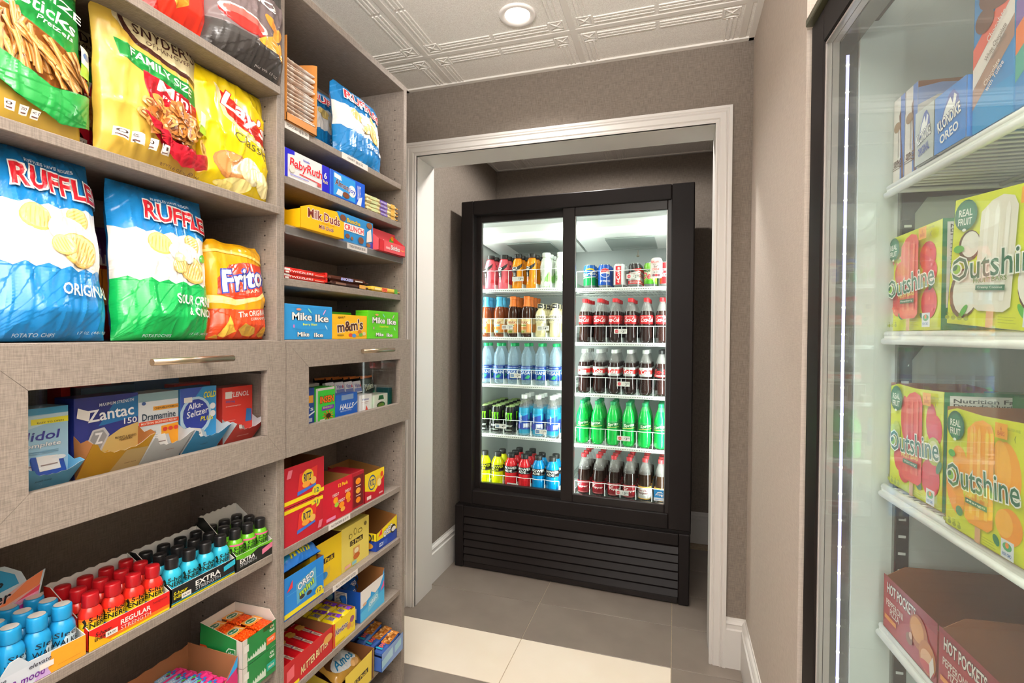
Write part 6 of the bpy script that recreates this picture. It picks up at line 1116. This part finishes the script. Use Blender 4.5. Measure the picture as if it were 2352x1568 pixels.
ritz('upside-down red cracker carton, lower of the stack by the divider', 1.037, 1.184, zF, .096, True)
ritz('red cracker carton with torn open top, upper of the stack by the divider', 1.037, 1.188, zF+.098, .102, False)
ch = [('r', 0, 0, 1, 1, 'c41c2e'), ('t', '12 Pack', .68, .84, .34, .09, 'f0d81c', {'b': .04}), ('r', .30, .30, .50, .62, 'cf2a3a'), ('t', 'CHEEZ-IT', .42, .64, .22, .07, 'f6efe6', {'b': .03}), ('e', .42, .5, .08, .08, 'f0a01c'), ('e', .45, .38, .07, .06, '9ac43a'), ('t', 'CHEEZ-IT', .62, .44, .22, .07, 'f6efe6', {'b': .03}), ('e', .62, .32, .09, .08, 'f0901c'), ('e', .66, .20, .08, .06, 'e8a83a'), ('t', 'CHEEZ-IT', .84, .62, .22, .07, 'f6efe6', {'b': .03}), ('e', .84, .48, .09, .1, 'f09a1c'), ('e', .86, .36, .07, .06, 'e88a1c'), ('r', .10, .06, .40, .14, 'e889b0')]
o = tray('cracker_box', 'red cheese cracker carton with open top in the middle of the shelf', 'cracker box', .135, .125, .115, 'c41c2e', '9a6a34', {'F': [(0, .62), (.45, .80), (.5, .74), (.8, 1), (1, .98)], 'L': [(0, .98), (1, .62)], 'R': [(0, .98), (1, 1)], 'K': [(0, 1), (1, .95)]}, {'F': ch}); at(o, -.930-.0625, 1.2545, zF)
sdc = [('r', 0, 0, 1, 1, 'c41c2e')]; 
o = carton('cracker_box', 'dark red cracker carton end with three small cracker pictures', 'cracker box', .062, .10, .112, 'a81a28', {'F': [('r', .1, .05, .95, .9, '6a1c1c'), ('e', .5, .74, .22, .09, 'f0901c'), ('e', .5, .48, .2, .08, 'f0a83a'), ('e', .5, .22, .2, .08, 'e8841c'), ('r', .3, .60, .7, .62, 'e9d9d0'), ('r', .3, .34, .7, .36, 'e9d9d0')]}); at(o, -.932-.05, 1.357, zF)
rz_ = [('r', 0, 0, 1, 1, 'b81c2c'), ('p', [(0, .42), (.5, .25), (1, .72), (1, 1), (0, 1)], 'f0d020'), ('e', .36, .62, .19, .27, '1f4a8a'), ('e', .36, .62, .16, .22, 'f0d020'), ('t', 'RITZ', .36, .62, .24, .22, '1f3a7a', {'b': .06}), ('e', .68, .62, .12, .16, 'e8b83a', 30), ('e', .72, .52, .11, .14, 'f3d88a', 30), ('e', .86, .78, .07, .1, 'd84a2a'), ('r', .08, .08, .3, .2, 'e9c8c0'), ('r', .7, .1, .9, .16, 'e9a8a8')]
o = tray('cracker_box', 'red and yellow open cracker tray at the right end of the shelf', 'cracker box', .112, .14, .092, 'b81c2c', '8a5c2a', {'F': [(0, .62), (.5, .74), (1, .95)], 'L': [(0, 1.15), (1, .62)], 'R': [(0, .95), (1, 1.15)], 'K': [(0, 1.15), (1, 1.15)]}, {'F': rz_}); at(o, -.932-.07, 1.449, zF)
# shelf G
om = [('r', 0, 0, 1, 1, '1f7fd0'), ('p', [(.04, 0), (1, .0), (1, .09), (.04, .02)], '1a3fa0'), ('r', .0, .03, 1, .14, 'e9d81c'), ('p', [(.30, .20), (.28, .70), (.78, .84), (.80, .34)], '5aa8cc'), ('t', 'OREO', .52, .66, .42, .17, 'f3f5f6', {'b': .06, 'r': 14, 'o': ('1f3a7a', .05)}), ('t', 'mini', .54, .47, .38, .15, 'b5d83a', {'b': .06, 'r': 14, 'o': ('1f3a5a', .04)}), ('e', .42, .32, .07, .05, '3a3230'), ('e', .60, .30, .07, .05, '3a3230'), ('e', .86, .20, .10, .09, 'e9d32a'), ('t', '12', .86, .20, .11, .1, '1f4a6a', {'b': .04}), ('p', [(.04, .64), (.18, .70), (.18, .88)], 'e0343c'), ('r', .05, .56, .98, .565, '7ab8e0')]
o = tray('cookie_box', 'bright blue mini sandwich cookie carton on the shelf by the divider', 'cookie box', .150, .12, .108, '1f7fd0', '7a4a24', {'F': [(0, .9), (1, .98)]}, {'F': om, 'L': [('r', 0, 0, 1, 1, '1a3fa0')]}); at(o, -.925-.06, 1.110, zG)
mb_ = bag('cookie_bag', 'shiny blue bag of mini cookies lying on top of the blue carton', .15, .15, .045, '1f6fc8', [('e', .2, .8, .1, .06, '2a2624'), ('e', .6, .6, .09, .07, '2a2624'), ('e', .85, .75, .08, .06, '2a2624'), ('e', .35, .35, .09, .06, '3a3230'), ('p', [(.1, .1), (.9, .3), (.9, .9), (.1, .7)], '2fa0d8'), ('e', .3, .65, .1, .06, '2a2624'), ('e', .7, .45, .1, .06, '2a2624'), ('t', 'OREO', .5, .82, .5, .12, 'f3f5f6', {'b': .06}), ('t', 'mini', .5, .16, .5, .12, 'd9d82a', {'b': .05})], (-.935, 1.112, zG+.118), LZ, -1.05, 31, cat='cookie bag')
yl = lambda a: [('r', 0, 0, 1, 1, a), ('r', .28, .50, .76, .62, '3a2a1c'), ('t', '12 Pack', .52, .56, .42, .09, a, {'b': .03})]
o = tray('cookie_box', 'plain deep-yellow twelve-pack carton with a small cookie picture', 'cookie box', .140, .13, .130, 'e8c41c', '5a3418', {'F': [(0, .80), (.4, .93), (1, 1)], 'L': [(0, 1), (1, .8)]}, {'F': yl('e8c41c')+[('p', [(.30, .08), (.30, .32), (.62, .40), (.60, .16)], 'd8b83a'), ('e', .44, .24, .10, .08, '2f7fc0')], 'R': [('r', 0, 0, 1, 1, 'e8c41c')]}); at(o, -.948-.065, 1.226, zG)
o = carton('cookie_box', 'paler yellow twelve-pack carton with line icons', 'cookie box', .142, .13, .132, 'e3cf62', {'F': yl('e3cf62')+[('r', .40, .24, .64, .42, 'cf9a5a'), ('e', .52, .33, .08, .06, 'e9d9b0'), ('e', .52, .20, .12, .07, 'b8602a'), ('e', .30, .74, .06, .06, '7a6a2a'), ('e', .30, .74, .045, .045, 'e3cf62'), ('e', .46, .80, .05, .08, '7a6a2a'), ('e', .46, .80, .035, .06, 'e3cf62'), ('e', .64, .76, .08, .05, '7a6a2a'), ('e', .64, .76, .065, .035, 'e3cf62'), ('e', .84, .86, .05, .05, '6a5a2a'), ('r', .08, .05, .3, .12, 'e8b0a0'), ('r', .34, .04, .5, .12, '8ac0c8')], 'T': [('r', 0, .9, 1, 1, '4aa8c0')]}); at(o, -.948-.065, 1.369, zG)
go = [('r', 0, 0, 1, .42, '1f3f9a'), ('p', [(0, .42), (1, .42), (1, 1), (.0, .72)], 'efd51f'), ('t', 'OREO', .55, .58, .46, .26, 'f3f5f6', {'b': .06, 'r': 14, 'o': ('1f3a9a', .06)}), ('e', .80, .52, .13, .18, '2a2624'), ('e', .82, .50, .11, .10, 'f0ece4'), ('p', [(.06, .56), (.24, .60), (.24, .84)], 'e0343c'), ('r', .1, .1, .5, .3, '3a5ab0'), ('t', 'GO!', .2, .2, .2, .16, 'e9eef6', {'b': .04})]
o = tray('cookie_box', 'yellow and navy open cookie tray at the right end of the shelf', 'cookie box', .128, .13, .082, 'efd51f', '94602c', {'F': [(0, .72), (.3, .80), (1, 1)], 'L': [(0, 1.25), (.5, .74), (1, .72)], 'R': [(0, 1), (1, 1.25)], 'K': [(0, 1.25), (1, 1.25)]}, {'F': go, 'L': [('r', 0, 0, 1, .42, '1f3f9a'), ('t', 'GO!', .72, .52, .4, .34, '2a2a3a', {'b': .06}), ('e', .7, .2, .2, .14, 'e8a83a')]}); at(o, -.935-.065, 1.530, zG)
# shelf H
nb = [('r', 0, 0, 1, 1, 'b8141c'), ('r', 0, .0, .30, .12, 'e9d81c'), ('t', 'NUTTER BUTTER', .62, .42, .58, .28, 'f0dca0', {'b': .05, 's': .2, 'r': 8, 'o': ('5a1a14', .04)}), ('p', [(.06, .3), (.2, .35), (.2, .8), (.06, .7)], 'e0626a'), ('e', .90, .66, .10, .16, 'd8a04a'), ('e', .1, .06, .10, .14, 'e9d32a'), ('t', '12', .1, .08, .1, .14, '1c5a4a', {'b': .03})]
o = tray('cookie_box', 'red open cookie tray on the lowest full shelf by the divider', 'cookie box', .192, .135, .072, 'b8141c', '8a5534', {'F': [(0, .95), (.16, .8), (.2, .62), (.95, .62), (1, 1.05)], 'R': [(0, 1.05), (1, 1.1)], 'L': [(0, 1.15), (1, .95)], 'K': [(0, 1.15), (1, 1.15)]}, {'F': nb}); at(o, -.928-.0675, 1.131, zH)
for i in range(5):
    if i == 0:
        c0 = B().box(-.018, .018, -.062, .062, 0, .030, mat('b8141c', .22), .007).box(-.017, .017, .060, .068, .012, .015, mat('c4202a', .25)).box(-.017, .017, -.068, -.060, .012, .015, mat('c4202a', .25)).build('cookie_packet'); tag(c0, None, 'cookie packet', 'red cookie packets in the red tray')
        ink('printing', c0, [('t', 'NUTTER\nBUTTER', .5, .40, .30, .62, 'f3e6c0', {'b': .04, 'r': 0, 'o': ('1f2f7a', .06)}), ('e', .5, .70, .36, .07, 'd8a04a'), ('e', .5, .79, .34, .06, 'cf9440'), ('r', .3, .93, .7, .94, 'f0c0b0')], .034, .12, lambda u, v, k: Vector((-.017+u*.034, -.060+v*.12, .0302+k)))
    q = c0 if i == 0 else dup(c0); q['label'] = 'red cookie packet, %s from left inside the red tray' % ORD[i]; at(q, -.997, 1.055+i*.0375, zH+.028, 0, .10)
nt = [('r', 0, 0, 1, 1, 'ead01a'), ('t', 'Newtons', .36, .58, .56, .28, '5a3a7a', {'b': .05, 's': .2, 'o': ('f6f0d0', .05)}), ('e', .70, .40, .10, .14, 'c9803a'), ('e', .84, .60, .10, .14, '8a4a6a'), ('e', .88, .30, .08, .1, 'd8b03a'), ('r', 0, 0, .06, 1, 'c8342a'), ('r', .1, .08, .5, .12, 'c9a81a')]
o = tray('cookie_box', 'yellow open tray of fig cookie packets in the middle of the shelf', 'cookie box', .105, .165, .070, 'ead01a', '9a6438', {'L': [(0, 1.1), (1, .98)], 'F': [(0, .95), (1, 1)], 'R': [(0, 1), (1, 1.1)], 'K': [(0, 1.1), (1, 1.1)]}, {'F': nt, 'L': [('r', .86, 0, 1, 1, 'd8402a'), ('e', .93, .4, .05, .2, 'e9e03a')]}); at(o, -.930-.0825, 1.288, zH)
for i in range(6):
    if i == 0:
        c0 = B().box(-.022, .022, -.024, .024, 0, .028, mat('e6cf1c', .22), .007).build('cookie_packet'); tag(c0, None, 'cookie packet', 'yellow cookie packets in the yellow tray')
        ink('printing', c0, [('t', 'Newton', .35, .5, .34, .7, '5a2a7a', {'b': .04, 'o': ('f3f0e0', .06), 's': .2}), ('p', [(.6, 0), (1, 0), (1, 1), (.7, 1)], '7a3ac0'), ('e', .78, .5, .14, .2, 'd8b06a'), ('e', .78, .5, .10, .12, '6a2a4a')], .044, .044, lambda u, v, k: Vector((-.022+u*.044, -.022+v*.044, .0282+k)))
    q = c0 if i == 0 else dup(c0); q['label'] = 'yellow fig cookie packet, %s side, %s row of the yellow tray' % (('left', 'right')[i % 2], ('front', 'middle', 'back')[i//2]); at(q, -.958-.052*(i//2), 1.263+.048*(i % 2), zH+.044, .05*(-1)**i)
ob = [('r', 0, 0, 1, 1, '2f9ad8'), ('p', [(0, .0), (1, .0), (1, .5), (0, .3)], '4ab0e0'), ('p', [(0, .45), (.10, .45), (.14, .52), (.40, .62), (.42, .75), (.60, .60), (.80, .70), (.95, .98), (1, 1), (0, 1)], 'ece6e0'), ('p', [(.30, .15), (.32, .50), (.72, .62), (.74, .30)], '7ac0dc'), ('t', 'OREO', .52, .40, .36, .13, 'e9eef2', {'b': .05, 'r': 12}), ('p', [(.82, .5), (.98, .58), (.98, .80)], 'e85a8a'), ('e', .16, .52, .08, .05, 'cfa58a')]
osd = [('r', 0, 0, 1, 1, '12459a'), ('e', .30, .70, .08, .14, '8ac4e0'), ('r', .42, .52, .70, .90, 'e9e4e0')]+[('r', .45, .56+i*.05, .67, .575+i*.05, '3a3a4a') for i in range(7)]+[('r', .30, .10, .92, .46, 'e3dfd8')]+[('r', .34, .14+i*.055, .88, .15+i*.055, '9a9490') for i in range(6)]
o = tray('cookie_box', 'blue open cookie carton with a barcode side at the right end', 'cookie box', .138, .165, .098, '2f9ad8', '9a6434', {'F': [(0, .46), (.10, .50), (.14, .62), (.40, .72), (.45, .62), (.62, .66), (.70, .86), (.92, 1.0), (1, 1.18)], 'L': [(0, 1.0), (.3, .96), (.32, 1.02), (1, .96)], 'R': [(0, 1.18), (1, 1.25)], 'K': [(0, 1.25), (1, 1.25)]}, {'F': ob, 'L': osd}); at(o, -.932-.0825, 1.440, zH)
for i in range(3):
    if i == 0:
        c0 = B().box(-.035, .035, -.020, .020, 0, .055, mat('1f5fb8', .2), .012).build('cookie_packet'); tag(c0, None, 'cookie packet', 'blue cookie packets in the barcode carton')
        ink('printing', c0, [('t', 'OREO', .5, .6, .6, .3, 'f3f5f6', {'b': .05}), ('e', .3, .25, .12, .15, '2a2624'), ('e', .7, .3, .1, .12, '2a2624')], .06, .05, lambda u, v, k: Vector((-.03+u*.06, -.0202-k, .002+v*.05)))
    q = c0 if i == 0 else dup(c0); q['label'] = 'blue cookie packet, %s one in the blue barcode carton' % ('left', 'middle', 'right')[i]; at(q, -.99-.025*i, 1.405+.033*i, zH+.034+.010*i, .3-.2*i, -.35)
# bottom shelf I
ym = [('r', 0, 0, 1, 1, 'e3c84a'), ('r', .30, .40, .78, .56, '3a2a1c'), ('t', '12 Pack', .54, .48, .42, .12, 'e3c84a', {'b': .03})]
o = tray('cookie_box', 'pale yellow open twelve-pack carton on the bottom shelf', 'cookie box', .150, .145, .094, 'e3c84a', '7a4a24', {'F': [(0, .55), (.8, .62), (.92, 1.0), (1, 1)], 'L': [(0, 1.0), (.3, .8), (1, .55)], 'R': [(0, 1), (1, 1.05)], 'K': [(0, 1.05), (1, 1.05)]}, {'F': ym+[('p', [(.90, .0), (.98, 0), (.98, 1), (.92, 1)], '5a3420')]}); at(o, -.914-.0725, 1.345, zI)
bag('cookie_bag', 'brown and blue cookie bag lying inside the pale yellow carton', .13, .13, .040, 'b88a3a', [('e', .5, .45, .45, .3, '6b4226'), ('e', .5, .32, .4, .22, 'e9eef0'), ('t', 'Amos', .5, .34, .62, .22, '1f7fb0', {'s': .2, 'b': .04}), ('t', 'BITE SIZE', .6, .56, .4, .08, 'f0e6da', {'b': .02}), ('p', [(.5, .62), (1, .70), (1, 1), (.5, .95)], 'c9c6c2'), ('e', .3, .7, .15, .08, '5a3420'), ('e', .7, .12, .15, .08, 'd8a86a')], (-.948, 1.345, zI+.050), LZ, -1.1, 33, cat='cookie bag')
o = tray('snack_tray', 'clear-wrapped blue tray of nut bars at the bottom right corner', 'display box', .135, .15, .060, '3f5fa8', '2a3f7a', {'F': [(0, .75), (1, .85)], 'L': [(0, 1), (1, .75)], 'R': [(0, .85), (1, 1)]}, {'F': [('r', 0, 0, 1, 1, '6f8fc4'), ('p', [(0, .2), (.5, .3), (.5, .8), (0, .6)], '9fc8d8'), ('p', [(.6, .3), (.9, .4), (.9, .8), (.6, .7)], '8fc0d0')]}, rough=.15); at(o, -.900-.075, 1.512, zI)
for i in range(4):
    if i == 0:
        b = B().box(-.060, .060, -.0165, .0165, 0, .020, mat('3a5aa0', .2), .006); c0 = b.build('nut_bar'); tag(c0, None, 'snack bar', 'nut bars lying in the blue tray')
        n_el = [('r', .38, 0, 1, 1, 'b8702e')]+[('e', rs.uniform(.42, .97), rs.uniform(.1, .9), .035, .10, rs.choice(('e0a860', 'cf8a3e', 'f0c080', '9a5a24')), rs.uniform(0, 180)) for _ in range(38)]+[('t', 'BAR', .22, .5, .22, .5, 'e8623a', {'b': .04}), ('r', .02, .1, .08, .9, '2fa0c0')]
        ink('printing', c0, n_el, .12, .030, lambda u, v, k: Vector((-.06+u*.12, -.015+v*.030, .0202+k)), rough=.2)
    q = c0 if i == 0 else dup(c0); q['label'] = 'nut bar with orange crunchy picture, %s from the front in the blue tray' % ORD[i]; at(q, -.925-.034*i, 1.512, zI+.042+.010*i, .06*(-1)**i, .12)
